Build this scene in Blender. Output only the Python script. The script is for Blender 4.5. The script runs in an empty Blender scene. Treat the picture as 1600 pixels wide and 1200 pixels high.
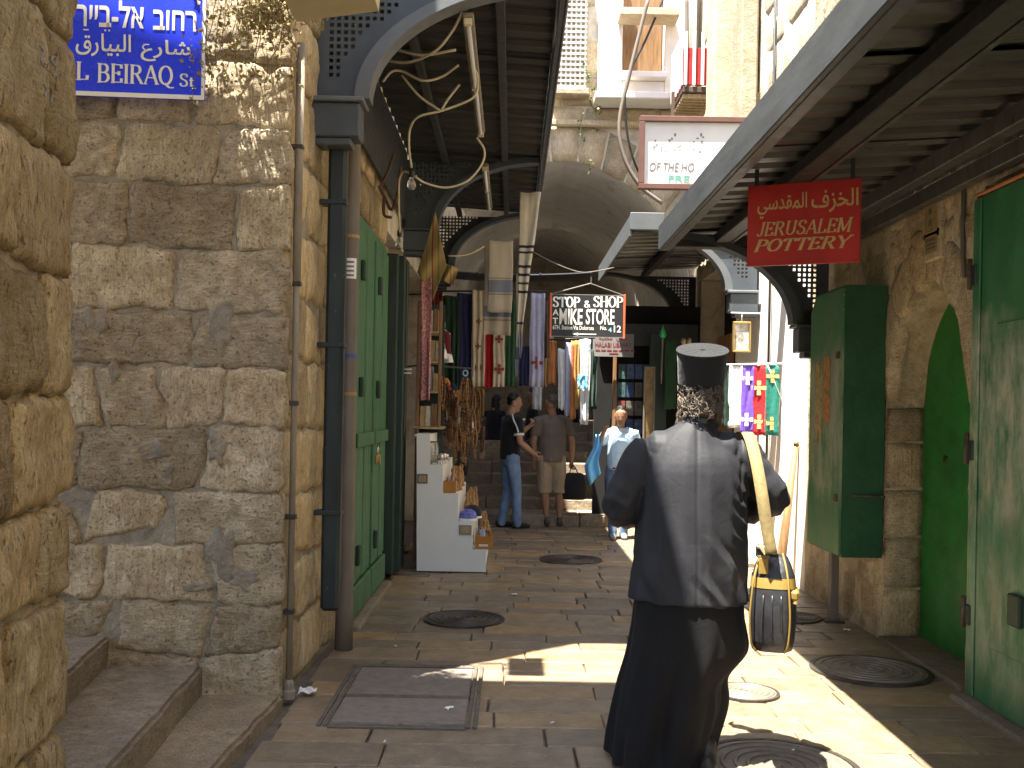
import bpy, bmesh, math, random
from mathutils import Vector, Matrix, noise, Euler
R = math.radians
random.seed(7)
scene = bpy.context.scene
COL = scene.collection

# ------------------------------------------------------------------ camera, sky, sun, exposure
FOC, EYE, ROLL = 1550.0, 1.55, R(1.1)
cam_d = bpy.data.cameras.new('camera'); cam = bpy.data.objects.new('camera', cam_d); COL.objects.link(cam)
cam_d.sensor_width = 36.0; cam_d.lens = 36.0 * FOC / 1600.0; cam_d.shift_y = 40 / 1600.0
cam_d.clip_start = 0.05; cam_d.clip_end = 1000
cam.matrix_world = Matrix.Translation((0, 0, EYE)) @ Matrix.Rotation(R(90), 4, 'X') @ Matrix.Rotation(ROLL, 4, 'Z')
scene.camera = cam
SUN = Vector((0.24, 0.21, -1.0)).normalized()
world = bpy.data.worlds.new('World'); scene.world = world; world.use_nodes = True
wn = world.node_tree; bg = wn.nodes['Background']
sky = wn.nodes.new('ShaderNodeTexSky'); sky.sky_type = 'NISHITA'; sky.sun_disc = False
sky.sun_elevation = math.asin(-SUN.z); sky.sun_rotation = math.atan2(-SUN.x, -SUN.y)
wn.links.new(sky.outputs[0], bg.inputs[0]); bg.inputs[1].default_value = 0.115
sl = bpy.data.lights.new('sun', 'SUN'); sl.energy = 5.0; sl.angle = R(0.5); sl.color = (1.0, 0.95, 0.86)
so = bpy.data.objects.new('sun', sl); COL.objects.link(so); so.location = (0, 0, 20)
so.rotation_euler = SUN.to_track_quat('-Z', 'Y').to_euler()
scene.view_settings.view_transform = 'Standard'; scene.view_settings.look = 'None'
scene.view_settings.exposure = 2.52; scene.view_settings.gamma = 1.0
scene.render.film_transparent = False
scene.cycles.max_bounces = 6; scene.cycles.diffuse_bounces = 4

# ------------------------------------------------------------------ measuring helpers (photograph pixel -> place at a known depth or plane)
def _un(px, py):
    dx, dy = px - 800, py - 640
    return dx * math.cos(ROLL) + dy * math.sin(ROLL), -dx * math.sin(ROLL) + dy * math.cos(ROLL)
def atY(px, py, Y):
    dx, dy = _un(px, py); return Vector((dx / FOC * Y, Y, EYE - dy / FOC * Y))
def atZ(px, py, z=0.0):
    dx, dy = _un(px, py); Y = (EYE - z) * FOC / dy; return Vector((dx / FOC * Y, Y, z))
def atX(px, py, X):
    dx, dy = _un(px, py); Y = X * FOC / dx; return Vector((X, Y, EYE - dy / FOC * Y))

# ------------------------------------------------------------------ objects
WM = {}
def obj(name, me, mat=None, parent=None, local=False, smooth=False):
    o = bpy.data.objects.new(name, me); COL.objects.link(o)
    if mat is not None and len(me.materials) == 0:
        me.materials.append(mat)
    if smooth:
        me.polygons.foreach_set('use_smooth', [True] * len(me.polygons))
    WM[o.name] = Matrix.Identity(4)
    if parent is not None:
        o.parent = parent
        if local:
            WM[o.name] = WM[parent.name].copy()
        else:
            o.matrix_parent_inverse = WM[parent.name].inverted()
    return o
def tag(o, label, cat, group=None):
    o['label'] = label; o['category'] = cat
    if group: o['group'] = group
    return o
def thing(name, label, cat, loc=(0, 0, 0), rotz=0.0, group=None):
    o = bpy.data.objects.new(name, None); COL.objects.link(o)
    o.empty_display_size = 0.1
    o.location = loc; o.rotation_euler = (0, 0, rotz)
    WM[o.name] = Matrix.Translation(loc) @ Matrix.Rotation(rotz, 4, 'Z')
    return tag(o, label, cat, group)
def structure(o):
    o['kind'] = 'structure'; return o
def stuff(o):
    o['kind'] = 'stuff'; return o

def catmull(pts, n=8):
    pts = [Vector(p) for p in pts]
    if len(pts) < 3:
        return [pts[0].lerp(pts[-1], i / n) for i in range(n + 1)]
    P = [pts[0] * 2 - pts[1]] + pts + [pts[-1] * 2 - pts[-2]]
    out = []
    for i in range(1, len(P) - 2):
        a, b, c, d = P[i - 1:i + 3]
        for k in range(n):
            t = k / n
            out.append(0.5 * ((2 * b) + (c - a) * t + (2 * a - 5 * b + 4 * c - d) * t * t + (3 * b - a - 3 * c + d) * t ** 3))
    out.append(pts[-1]); return out

class MB:
    """collects shapes of ONE piece, then builds one mesh object"""
    def __init__(s):
        s.v = []; s.f = []
    def add(s, vs, fs):
        k = len(s.v); s.v += [tuple(v) for v in vs]; s.f += [tuple(i + k for i in f) for f in fs]; return s
    def box(s, x0, x1, y0, y1, z0, z1, c=0.0):
        if c <= 0:
            v = [(x, y, z) for z in (z0, z1) for y in (y0, y1) for x in (x0, x1)]
            return s.add(v, [(0, 2, 3, 1), (4, 5, 7, 6), (0, 1, 5, 4), (2, 6, 7, 3), (0, 4, 6, 2), (1, 3, 7, 5)])
        c = min(c, (x1 - x0) * .45, (y1 - y0) * .45, (z1 - z0) * .45)
        bm = bmesh.new(); bmesh.ops.create_cube(bm, size=1.0)
        for v in bm.verts:
            v.co = Vector(((x0 + x1) / 2 + v.co.x * (x1 - x0), (y0 + y1) / 2 + v.co.y * (y1 - y0), (z0 + z1) / 2 + v.co.z * (z1 - z0)))
        bmesh.ops.bevel(bm, geom=list(bm.edges), offset=c, segments=1, affect='EDGES', profile=.5)
        bm.verts.index_update()
        s.add([v.co.copy() for v in bm.verts], [[v.index for v in f.verts] for f in bm.faces]); bm.free(); return s
    def beam(s, a, b, w, h, up=(0, 0, 1)):
        a, b = Vector(a), Vector(b); t = (b - a).normalized(); up = Vector(up)
        x = t.cross(up)
        if x.length < 1e-4: x = t.cross(Vector((0, 1, 0)))
        x.normalize(); z = x.cross(t)
        v = [p + x * sx * w / 2 + z * sz * h / 2 for p in (a, b) for sx, sz in ((-1, -1), (1, -1), (1, 1), (-1, 1))]
        return s.add(v, [(0, 3, 2, 1), (4, 5, 6, 7)] + [(i, (i + 1) % 4, 4 + (i + 1) % 4, 4 + i) for i in range(4)])
    def tube(s, pts, r, n=8, cap=True):
        pts = [Vector(p) for p in pts]; m = len(pts); rs = r if isinstance(r, (list, tuple)) else [r] * m
        ref = None; vs = []
        for i, p in enumerate(pts):
            t = (pts[min(i + 1, m - 1)] - pts[max(i - 1, 0)])
            t = t.normalized() if t.length > 1e-9 else Vector((0, 0, 1))
            if ref is None:
                ref = t.cross(Vector((0.13, 0.2, 1)));
                if ref.length < 1e-3: ref = t.cross(Vector((1, 0, 0)))
            ref = (ref - t * ref.dot(t)).normalized(); b = t.cross(ref)
            vs += [p + (ref * math.cos(2 * math.pi * k / n) + b * math.sin(2 * math.pi * k / n)) * rs[i] for k in range(n)]
        fs = [(i * n + k, i * n + (k + 1) % n, (i + 1) * n + (k + 1) % n, (i + 1) * n + k) for i in range(m - 1) for k in range(n)]
        if cap: fs += [tuple(range(n))[::-1], tuple((m - 1) * n + k for k in range(n))]
        return s.add(vs, fs)
    def prism(s, poly, d, axis='y', at=0.0):
        """poly: list of 2-D points; thickness d along axis starting at `at`"""
        n = len(poly)
        def P(u, v, w): return {'y': (u, w, v), 'x': (w, u, v), 'z': (u, v, w)}[axis]
        vs = [P(u, v, at) for u, v in poly] + [P(u, v, at + d) for u, v in poly]
        return s.add(vs, [tuple(range(n)), tuple(range(2 * n - 1, n - 1, -1))] + [(i, i + n, (i + 1) % n + n, (i + 1) % n) for i in range(n)])
    def lathe(s, prof, cx, cy, n=20, z0=0.0):
        vs = [(cx + r * math.cos(2 * math.pi * k / n), cy + r * math.sin(2 * math.pi * k / n), z0 + z) for r, z in prof for k in range(n)]
        m = len(prof)
        fs = [(i * n + k, i * n + (k + 1) % n, (i + 1) * n + (k + 1) % n, (i + 1) * n + k) for i in range(m - 1) for k in range(n)]
        fs += [tuple(range(n))[::-1], tuple((m - 1) * n + k for k in range(n))]
        return s.add(vs, fs)
    def rings(s, rings, cap=True):
        n = len(rings[0]); k = [p for r in rings for p in r]; m = len(rings)
        fs = [(i * n + j, i * n + (j + 1) % n, (i + 1) * n + (j + 1) % n, (i + 1) * n + j) for i in range(m - 1) for j in range(n)]
        if cap: fs += [tuple(range(n))[::-1], tuple((m - 1) * n + j for j in range(n))]
        return s.add(k, fs)
    def sheet(s, P, nu, nv, th=(0, 0, 0)):
        """grid surface P(u,v), u,v in 0..1, given thickness by offset vector th"""
        th = Vector(th); a = [Vector(P(i / nu, j / nv)) for j in range(nv + 1) for i in range(nu + 1)]
        w = nu + 1
        q = [(j * w + i, j * w + i + 1, (j + 1) * w + i + 1, (j + 1) * w + i) for j in range(nv) for i in range(nu)]
        if th.length < 1e-9: return s.add(a, q)
        N = len(a); fs = q + [tuple(i + N for i in f[::-1]) for f in q]
        bd = [i for i in range(w)] + [j * w + nu for j in range(1, nv + 1)] + [nv * w + i for i in range(nu - 1, -1, -1)] + [j * w for j in range(nv - 1, 0, -1)]
        fs += [(bd[(i + 1) % len(bd)], bd[i], bd[i] + N, bd[(i + 1) % len(bd)] + N) for i in range(len(bd))]
        return s.add(a + [p + th for p in a], fs)
    def mesh(s, name='m', fix=True):
        me = bpy.data.meshes.new(name); me.from_pydata(s.v, [], s.f)
        if fix:
            bm = bmesh.new(); bm.from_mesh(me); bmesh.ops.recalc_face_normals(bm, faces=bm.faces); bm.to_mesh(me); bm.free()
        me.update(); return me
    def build(s, name, mat, parent=None, local=False, smooth=False, fix=True):
        return obj(name, s.mesh(name, fix), mat, parent, local, smooth)

def bx(name, a, mat, parent=None, c=0.0, local=False):
    return MB().box(*a, c=c).build(name, mat, parent, local)
def tb(name, pts, r, mat, parent=None, n=8, local=False, curve=0):
    return MB().tube(catmull(pts, curve) if curve else pts, r, n).build(name, mat, parent, local, smooth=True)

# ------------------------------------------------------------------ materials
class NT:
    def __init__(s, name):
        s.m = bpy.data.materials.new(name); s.m.use_nodes = True; s.t = s.m.node_tree; s.b = s.t.nodes['Principled BSDF']
        s._pos = None
    def n(s, typ, **kw):
        o = s.t.nodes.new(typ)
        for k, v in kw.items(): setattr(o, k, v)
        return o
    def l(s, a, b): s.t.links.new(a, b)
    def pos(s, scale=(1, 1, 1), obj_space=False):
        if obj_space: p = s.n('ShaderNodeTexCoord').outputs['Object']
        else: p = s.n('ShaderNodeNewGeometry').outputs['Position']
        mp = s.n('ShaderNodeMapping'); mp.inputs['Scale'].default_value = scale; s.l(p, mp.inputs['Vector']); return mp.outputs[0]
    def noise(s, scale, detail=6, rough=.55, vec=None, dist=0.0):
        o = s.n('ShaderNodeTexNoise'); o.inputs['Scale'].default_value = scale; o.inputs['Detail'].default_value = detail
        o.inputs['Roughness'].default_value = rough; o.inputs['Distortion'].default_value = dist
        s.l(vec if vec is not None else s.pos(), o.inputs['Vector']); return o.outputs['Fac']
    def voro(s, scale, vec=None, feature='F1'):
        o = s.n('ShaderNodeTexVoronoi', feature=feature); o.inputs['Scale'].default_value = scale
        s.l(vec if vec is not None else s.pos(), o.inputs['Vector']); return o.outputs['Distance']
    def ramp(s, fac, stops, const=False):
        o = s.n('ShaderNodeValToRGB'); cr = o.color_ramp
        if const: cr.interpolation = 'CONSTANT'
        while len(cr.elements) < len(stops): cr.elements.new(.5)
        for e, (p, c) in zip(cr.elements, stops):
            e.position = p; e.color = (c[0], c[1], c[2], 1) if isinstance(c, (tuple, list)) else (c, c, c, 1)
        s.l(fac, o.inputs[0]); return o.outputs[0]
    def mix(s, fac, a, b, mode='MIX'):
        o = s.n('ShaderNodeMix', data_type='RGBA', blend_type=mode)
        for sock, v in ((o.inputs[0], fac), (o.inputs[6], a), (o.inputs[7], b)):
            if hasattr(v, 'is_linked'): s.l(v, sock)
            elif isinstance(v, (int, float)): sock.default_value = v
            else: sock.default_value = (v[0], v[1], v[2], 1)
        return o.outputs[2]
    def math(s, op, a, b=0.0):
        o = s.n('ShaderNodeMath', operation=op)
        for sock, v in ((o.inputs[0], a), (o.inputs[1], b)):
            if hasattr(v, 'is_linked'): s.l(v, sock)
            else: sock.default_value = v
        return o.outputs[0]
    def rnd(s): return s.n('ShaderNodeObjectInfo').outputs['Random']
    def bump(s, h, strength=.5, dist=.01, prev=None):
        o = s.n('ShaderNodeBump'); o.inputs['Strength'].default_value = strength; o.inputs['Distance'].default_value = dist
        s.l(h, o.inputs['Height'])
        if prev is not None: s.l(prev, o.inputs['Normal'])
        return o.outputs[0]
    def out(s, col=None, rough=None, nrm=None, metal=None, spec=None):
        for k, v in (('Base Color', col), ('Roughness', rough), ('Normal', nrm), ('Metallic', metal), ('Specular IOR Level', spec)):
            if v is None: continue
            i = s.b.inputs[k]
            if hasattr(v, 'is_linked'): s.l(v, i)
            elif isinstance(v, (int, float)): i.default_value = v
            else: i.default_value = (v[0], v[1], v[2], 1)
        return s.m

def stone_mat(name, ca, cb, cd, bstr=.9, streak=(1, 1, 1), pit=.35, rnd=.35):
    t = NT(name)
    v = t.pos(streak)
    big = t.noise(2.1, 3, .5); mid = t.noise(11, 10, .68, v, .4); fine = t.noise(55, 8, .7, v)
    c = t.mix(t.ramp(mid, [(.38, 0), (.62, 1)]), ca, cb)
    c = t.mix(t.math('MULTIPLY', t.ramp(big, [(.42, 0), (.68, 1)]), .6), c, cd)
    pits = t.ramp(t.noise(62, 4, .7, v, .6), [(.34, 1), (.42, 0)])
    c = t.mix(t.math('MULTIPLY', pits, pit), c, (cd[0] * .42, cd[1] * .38, cd[2] * .34))
    # tooling: streaks lying one way on some blocks and the other way on others
    sA = t.noise(1.0, 5, .65, t.pos((16, 16, 95)), .2); sB = t.noise(1.0, 5, .65, t.pos((80, 80, 13)), .2)
    tool = t.mix(t.ramp(t.rnd(), [(.42, 0), (.48, 1)], True), sA, sB)
    c = t.mix(.55, c, t.ramp(tool, [(.3, .55), (.7, 1.3)]), 'MULTIPLY')
    # grey lichen / soot staining that runs across blocks
    grime = t.ramp(t.noise(1.25, 6, .68, t.pos((1, 1, .6)), .8), [(.50, 0), (.66, 1)])
    c = t.mix(t.math('MULTIPLY', grime, .30), c, (.20, .165, .115))
    speck = t.ramp(t.noise(150, 3, .6), [(.3, .72), (.7, 1.22)])
    c = t.mix(.8, c, speck, 'MULTIPLY')
    lo, hi = 1 - rnd, 1 + rnd * .5
    rr = t.ramp(t.rnd(), [(0, (lo, lo * .97, lo * .93)), (.5, (1, 1, 1)), (1, (hi, hi * .96, hi * .88))])
    c = t.mix(1.0, c, rr, 'MULTIPLY')
    hgt = t.math('ADD', t.math('MULTIPLY', mid, .75), t.math('SUBTRACT', t.math('ADD', t.math('MULTIPLY', fine, .3), t.math('MULTIPLY', tool, .28)), t.math('MULTIPLY', pits, .22)))
    return t.out(c, .88, t.bump(hgt, bstr, .035), spec=.25)

def plain(name, col, rough=.6, var=.25, scale=9, bump=.15, bscale=60, metal=0, spec=.4, dist=.004, vec=(1, 1, 1), dirt=None, obj_space=False):
    t = NT(name); v = t.pos(vec, obj_space)
    n = t.noise(scale, 7, .6, v)
    lo = tuple(x * (1 - var) for x in col); hi = tuple(min(1, x * (1 + var)) for x in col)
    c = t.ramp(n, [(.3, lo), (.7, hi)])
    if dirt:
        c = t.mix(t.math('MULTIPLY', t.ramp(t.noise(dirt[1], 8, .7, v, .5), [(dirt[2], 0), (dirt[2] + .14, 1)]), dirt[3] if len(dirt) > 3 else .9), c, dirt[0])
    nr = t.bump(t.noise(bscale, 5, .6, v), bump, dist) if bump else None
    r = t.ramp(t.noise(scale * 2.3, 4, .6, v), [(.3, max(0, rough - .1)), (.7, min(1, rough + .1))])
    return t.out(c, r, nr, metal, spec)

M = {}
M['stone'] = stone_mat('limestone', (.44, .355, .235), (.67, .56, .395), (.35, .265, .165), 1.0, pit=.45)
M['fstone'] = stone_mat('old_pitted_limestone', (.34, .255, .135), (.51, .41, .245), (.28, .20, .10), 1.0, (1, 1.4, .5), .7)
M['sidestone'] = stone_mat('street_side_limestone', (.52, .40, .235), (.72, .59, .38), (.42, .31, .165), 1.0, (1, 1.6, .45), .45)
M['pale'] = stone_mat('pale_limestone', (.52, .43, .30), (.64, .55, .40), (.44, .34, .22), .6, (1, 1, 1), .2, .25)
M['rstone'] = stone_mat('worn_wall_stone', (.50, .39, .24), (.70, .58, .39), (.38, .29, .17), .9, (1, 1, 1), .3, .3)
M['mortar'] = plain('grey_cement_mortar', (.27, .235, .185), .9, .3, 14, .9, 30, dist=.02, dirt=((.36, .29, .19), 6, .5, .8))
M['plaster'] = plain('old_plaster', (.6, .54, .44), .9, .18, 5, .5, 30, dist=.01, dirt=((.33, .25, .15), 3.5, .5, .7))
M['rplaster'] = plain('brown_patchy_render', (.52, .42, .275), .9, .25, 6, .9, 24, dist=.02, dirt=((.25, .19, .11), 5, .48, .8))
M['vault'] = plain('vault_plaster', (.70, .68, .65), .85, .12, 2.5, .2, 20, dirt=((.28, .24, .2), 2, .55, .6))
M['whitewash'] = plain('whitewashed_wall', (.84, .80, .73), .85, .08, 4, .3, 30, dirt=((.5, .42, .3), 3, .62, .5))
def paver_mat():
    t = NT('worn_paving_limestone'); v = t.pos()
    a = t.noise(7, 8, .65, v); b = t.noise(34, 8, .7, v)
    c = t.ramp(a, [(.3, (.185, .140, .090)), (.7, (.305, .238, .158))])
    rr = t.ramp(t.rnd(), [(0, (.68, .66, .66)), (.35, (.9, .88, .86)), (.7, (1.05, 1, .92)), (1, (1.3, 1.1, .78))])
    c = t.mix(1.0, c, rr, 'MULTIPLY')
    c = t.mix(t.math('MULTIPLY', t.ramp(t.noise(19, 6, .7, v, .6), [(.56, 0), (.7, 1)]), .55), c, (.1, .08, .06))
    c = t.mix(.75, c, t.ramp(t.noise(120, 4, .65, v), [(.3, .68), (.7, 1.25)]), 'MULTIPLY')
    c = t.mix(.5, c, t.ramp(t.noise(1.0, 5, .65, t.pos((14, 70, 1))), [(.3, .7), (.7, 1.2)]), 'MULTIPLY')
    gum = t.ramp(t.voro(4.5, v), [(.035, 1), (.05, 0)])
    c = t.mix(t.math('MULTIPLY', gum, .6), c, (.06, .055, .05))
    hgt = t.math('ADD', t.math('MULTIPLY', a, .8), t.math('MULTIPLY', b, .5))
    r = t.ramp(t.noise(5, 5, .6, v), [(.3, .30), (.7, .62)])
    return t.out(c, r, t.bump(hgt, .55, .012), spec=.5)
M['paver'] = paver_mat()
M['stepstone'] = stone_mat('step_limestone', (.27, .215, .155), (.36, .3, .225), (.2, .155, .105), .8, (1, 1, 1), .3, .15)
M['joint'] = plain('joint_dirt', (.13, .105, .08), .95, .3, 12, .5, 50)
M['bluegrey'] = plain('blue_grey_painted_steel', (.055, .067, .078), .42, .18, 6, .12, 40, spec=.5, dirt=((.16, .14, .11), 9, .62, .6))
M['lightgrey'] = plain('pale_grey_painted_steel', (.115, .125, .132), .45, .12, 5, .1, 40, spec=.5, dirt=((.3, .3, .29), 12, .66, .7))
M['darksteel'] = plain('dark_steel', (.035, .038, .036), .5, .3, 8, .15, 40, spec=.4, dirt=((.1, .075, .05), 7, .6, .6))
M['sheetmetal'] = plain('corrugated_dusty_metal', (.105, .105, .095), .36, .28, 3, .12, 30, metal=.35, vec=(.5, 3, 1), dirt=((.06, .05, .035), 4, .5, .7))
M['sheetdark'] = plain('corrugated_sooty_metal', (.05, .052, .045), .42, .3, 3, .12, 30, metal=.3, vec=(.5, 3, 1), dirt=((.09, .07, .045), 4, .55, .7))
M['pipedark'] = plain('dark_green_pipe_paint', (.022, .032, .034), .45, .3, 7, .2, 35, dirt=((.28, .28, .25), 26, .63, .8), vec=(1, 1, .35))
M['pipegrey'] = plain('grey_brown_pipe', (.15, .125, .10), .6, .18, 6, .2, 40, vec=(1, 1, .4))
M['conduit'] = plain('pale_conduit', (.25, .215, .165), .6, .25, 9, .2, 40, vec=(1, 1, .3), dirt=((.1, .085, .065), 12, .55, .7))
M['green'] = plain('green_door_paint', (.045, .145, .062), .5, .35, 6, .3, 30, vec=(3, 3, .4), dirt=((.16, .19, .12), 13, .62, .6))
M['greenflat'] = plain('smooth_green_paint', (.02, .165, .03), .5, .3, 4, .25, 12, dist=.02, dirt=((.05, .13, .05), 7, .55, .6))
M['greendark'] = plain('dark_green_shutter_paint', (.014, .032, .02), .5, .3, 6, .2, 30, vec=(3, 3, .4))
def worn_green(name, base, patch_z, extra=.5):
    t = NT(name); v = t.pos((1, 1, .35)); w = t.pos()
    n = t.noise(5, 7, .6, v)
    c = t.ramp(n, [(.3, tuple(x * .7 for x in base)), (.7, tuple(x * 1.25 for x in base))])
    z = t.n('ShaderNodeSeparateXYZ'); t.l(w, z.inputs[0])
    band = t.ramp(t.math('ADD', t.math('MULTIPLY', z.outputs[2], .333), t.math('MULTIPLY', t.math('SUBTRACT', t.noise(2.2, 4, .6, w), .5), .22)), patch_z)
    c = t.mix(t.math('MULTIPLY', band, t.ramp(t.noise(9, 8, .7, v), [(.38, .05), (.62, 1)])), c, (.38, .38, .26))
    chips = t.ramp(t.noise(17, 9, .78, w, .3), [(.63, 0), (.67, 1)])
    c = t.mix(t.math('MULTIPLY', chips, extra), c, (.42, .33, .2))
    drip = t.ramp(t.noise(1.0, 5, .7, t.pos((26, 26, 1.3)), .3), [(.60, 0), (.72, 1)])
    c = t.mix(t.math('MULTIPLY', drip, .55), c, (.13, .075, .035))
    scr = t.ramp(t.noise(1.0, 3, .6, t.pos((8, 90, 30)), .5), [(.66, 0), (.70, 1)])
    c = t.mix(t.math('MULTIPLY', scr, .5), c, (.3, .3, .22))
    nb = t.bump(t.noise(2.6, 3, .5, w), .5, .03)
    return t.out(c, t.ramp(n, [(.3, .36), (.7, .66)]), t.bump(t.math('SUBTRACT', t.noise(30, 6, .6, v), chips), .3, .004, nb))
M['worn'] = worn_green('worn_green_metal', (.03, .15, .055), [(.0, .1), (.1, .5), (.2, .6), (.3, .25), (.37, .8), (.5, 1), (.64, 1), (.7, 0)])
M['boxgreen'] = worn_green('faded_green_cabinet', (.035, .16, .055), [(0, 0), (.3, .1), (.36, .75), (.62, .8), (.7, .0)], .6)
M['boxdark'] = plain('cabinet_shaded_green', (.015, .075, .026), .5, .25, 4, .3, 9, dist=.02, dirt=((.12, .07, .03), 8, .63, .7))  # cabinet green darkened to shade the faces beside the lighter door
M['black'] = plain('black_plastic', (.012, .012, .013), .45, .2, 8, .05)
M['void'] = plain('painted_dark_interior', (.012, .011, .010), .95, .2, 3, 0)  # near-black colour stands in for the unlit depth of shops and kiosk
M['cream'] = plain('cream_cable', (.62, .53, .35), .5, .12, 9, 0)
M['wood'] = plain('brown_wood', (.23, .125, .05), .55, .35, 5, .3, 40, vec=(6, 6, .6))
M['palewood'] = plain('pale_wood', (.42, .3, .16), .6, .3, 5, .3, 40, vec=(6, 6, .6))
M['olive'] = plain('olive_wood', (.27, .14, .045), .42, .45, 30, .2, 60)
M['iron'] = plain('cast_iron', (.065, .055, .045), .5, .3, 10, .5, 70, metal=.4)
M['concrete'] = plain('cover_concrete', (.185, .155, .125), .8, .2, 16, .6, 70, dist=.006)
M['rust'] = plain('rusty_iron', (.085, .05, .032), .7, .4, 14, .4, 50)
M['white'] = plain('white_paint', (.72, .72, .70), .5, .05, 4, .04)
M['panelwhite'] = plain('white_laminate', (.80, .79, .75), .5, .04, 3, .03)
M['paper'] = plain('white_paper', (.78, .77, .74), .6, .05, 9, 0)
M['signblue'] = plain('blue_enamel', (.03, .06, .86), .25, .05, 4, .02, spec=.5)
M['letter'] = plain('cream_white_letter', (.8, .78, .68), .45, .05, 20, 0)
M['signred'] = plain('red_enamel', (.42, .022, .018), .45, .16, 4, .06, dirt=((.16, .02, .015), 5, .58, .6))
M['lettertan'] = plain('tan_letter', (.52, .36, .14), .5, .15, 30, 0)
M['signblack'] = plain('black_board', (.022, .022, .024), .5, .2, 5, .05)
M['orange'] = plain('orange_paint', (.62, .13, .05), .5, .1, 8, 0)
M['letterblue'] = plain('sky_blue_letter', (.3, .55, .75), .5, .05, 20, 0)
M['letterdark'] = plain('faded_black_letter', (.16, .15, .14), .6, .2, 60, 0)
M['lettergreen'] = plain('faded_green_letter', (.10, .32, .24), .6, .2, 60, 0)
M['letterred'] = plain('dark_red_letter', (.22, .035, .03), .6, .2, 60, 0)
M['greyboard'] = plain('grey_board', (.24, .22, .205), .6, .1, 5, .03)
M['brownframe'] = plain('brown_frame', (.13, .06, .045), .5, .15, 6, .05)
M['brass'] = plain('brass', (.55, .38, .14), .35, .2, 20, .05, metal=.9)
M['silver'] = plain('silver_ware', (.6, .58, .52), .25, .2, 20, .05, metal=.9)
def glass_mat():
    t = NT('bulb_glass'); t.b.inputs['Transmission Weight'].default_value = .9
    return t.out((.9, .88, .82), .08)
M['glass'] = glass_mat()
def cloth(name, col, rough=.9, var=.14, weave=420):
    t = NT(name); v = t.pos((1, 1, 1), True)
    c = t.ramp(t.noise(7, 5, .6, v), [(.3, tuple(x * (1 - var) for x in col)), (.7, tuple(min(1, x * (1 + var)) for x in col))])
    t.b.inputs['Sheen Weight'].default_value = .15
    c = t.mix(.6, c, t.ramp(t.noise(weave * .5, 3, .6, v), [(.3, .6), (.7, 1.35)]), 'MULTIPLY')
    h = t.math('ADD', t.math('ADD', t.math('MULTIPLY', t.noise(16, 5, .6, v, .6), 1.0), t.math('MULTIPLY', t.noise(1.0, 4, .6, t.pos((30, 30, 6), True)), .6)), t.math('MULTIPLY', t.noise(weave, 2, .5, v), .08))
    return t.out(c, rough, t.bump(h, .42, .014), spec=.2)
def banded(name, stops, axis=2, weave=300, rough=.9):
    t = NT(name); g = t.n('ShaderNodeTexCoord').outputs['Generated']
    s = t.n('ShaderNodeSeparateXYZ'); t.l(g, s.inputs[0])
    c = t.ramp(s.outputs[axis], stops, True)
    c = t.mix(.35, c, t.ramp(t.noise(9, 5, .6, t.pos((1, 1, 1), True)), [(.3, .55), (.7, 1)]), 'MULTIPLY')
    return t.out(c, rough, t.bump(t.noise(weave, 2, .5, t.pos((1, 1, 1), True)), .2, .004), spec=.2)
SKIN = lambda n, c: plain(n, c, .55, .1, 14, .12, 90, spec=.35, dist=.002, obj_space=True)
# ================================================================== stone masonry
def stone_mesh(quad, O, U, N, depth, bulge, rough, corner, seed, cell=.045):
    A, B, C, D = [Vector((q[0], q[1])) for q in quad]; cen = (A + B + C + D) / 4
    w = max((B - A).length, (C - D).length); h = max((D - A).length, (C - B).length)
    nu = max(3, min(30, int(w / cell))); nv = max(3, min(24, int(h / cell)))
    Z = Vector((0, 0, 1)); vs = []; off = Vector((seed * 3.17 % 50, seed * 7.7 % 50, seed * 1.3 % 50))
    def pt(s, t, back=False):
        a, b = (s + 1) / 2, (t + 1) / 2
        p = (A * (1 - a) + B * a) * (1 - b) + (D * (1 - a) + C * a) * b
        e = abs(s) ** 4 * abs(t) ** 4
        p = cen + (p - cen) * (1 - .55 * corner * e)
        q = Vector((p.x * 5, p.y * 5, 0)) + off
        n1 = noise.noise(q); n2 = noise.fractal(q * 2.3 + Vector((9, 3, 1)), .75, 2.1, 4); n3 = noise.noise(q * 1.6 + Vector((31, 8, 4)))
        edge = max(abs(s), abs(t))
        p = p + (Vector((n3, noise.noise(q * 1.6 + Vector((3, 44, 7))))) * .8 + Vector((noise.noise(q * 5), noise.noise(q * 5 + Vector((7, 7, 7))))) * .4) * rough * 1.25 * edge ** 2
        wd = depth * (1 - .8 * edge ** 18) + bulge * (1 - s * s) * (1 - t * t) + rough * (n1 * .7 + n2 * .42) * (1 - .3 * edge ** 6)
        if back: wd = -.07
        return U * (p.x - cen.x) + N * wd + Z * (p.y - cen.y)
    for j in range(nv + 1):
        for i in range(nu + 1):
            vs.append(pt(-1 + 2 * i / nu, -1 + 2 * j / nv))
    W = nu + 1
    fs = [(j * W + i, j * W + i + 1, (j + 1) * W + i + 1, (j + 1) * W + i) for j in range(nv) for i in range(nu)]
    bd = [i for i in range(W)] + [j * W + nu for j in range(1, nv + 1)] + [nv * W + i for i in range(nu - 1, -1, -1)] + [j * W for j in range(nv - 1, 0, -1)]
    k = len(vs)
    for b in bd:
        i, j = b % W, b // W; vs.append(pt(-1 + 2 * i / nu, -1 + 2 * j / nv, True))
    m = len(bd)
    fs += [(bd[(i + 1) % m], bd[i], k + i, k + (i + 1) % m) for i in range(m)]
    me = bpy.data.meshes.new('stone'); me.from_pydata([tuple(v) for v in vs], [], fs)
    bm = bmesh.new(); bm.from_mesh(me); bmesh.ops.recalc_face_normals(bm, faces=bm.faces); bm.to_mesh(me); bm.free()
    me.polygons.foreach_set('use_smooth', [True] * len(me.polygons))
    return me, O + U * cen.x + Z * cen.y
SEED = [0]
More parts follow.
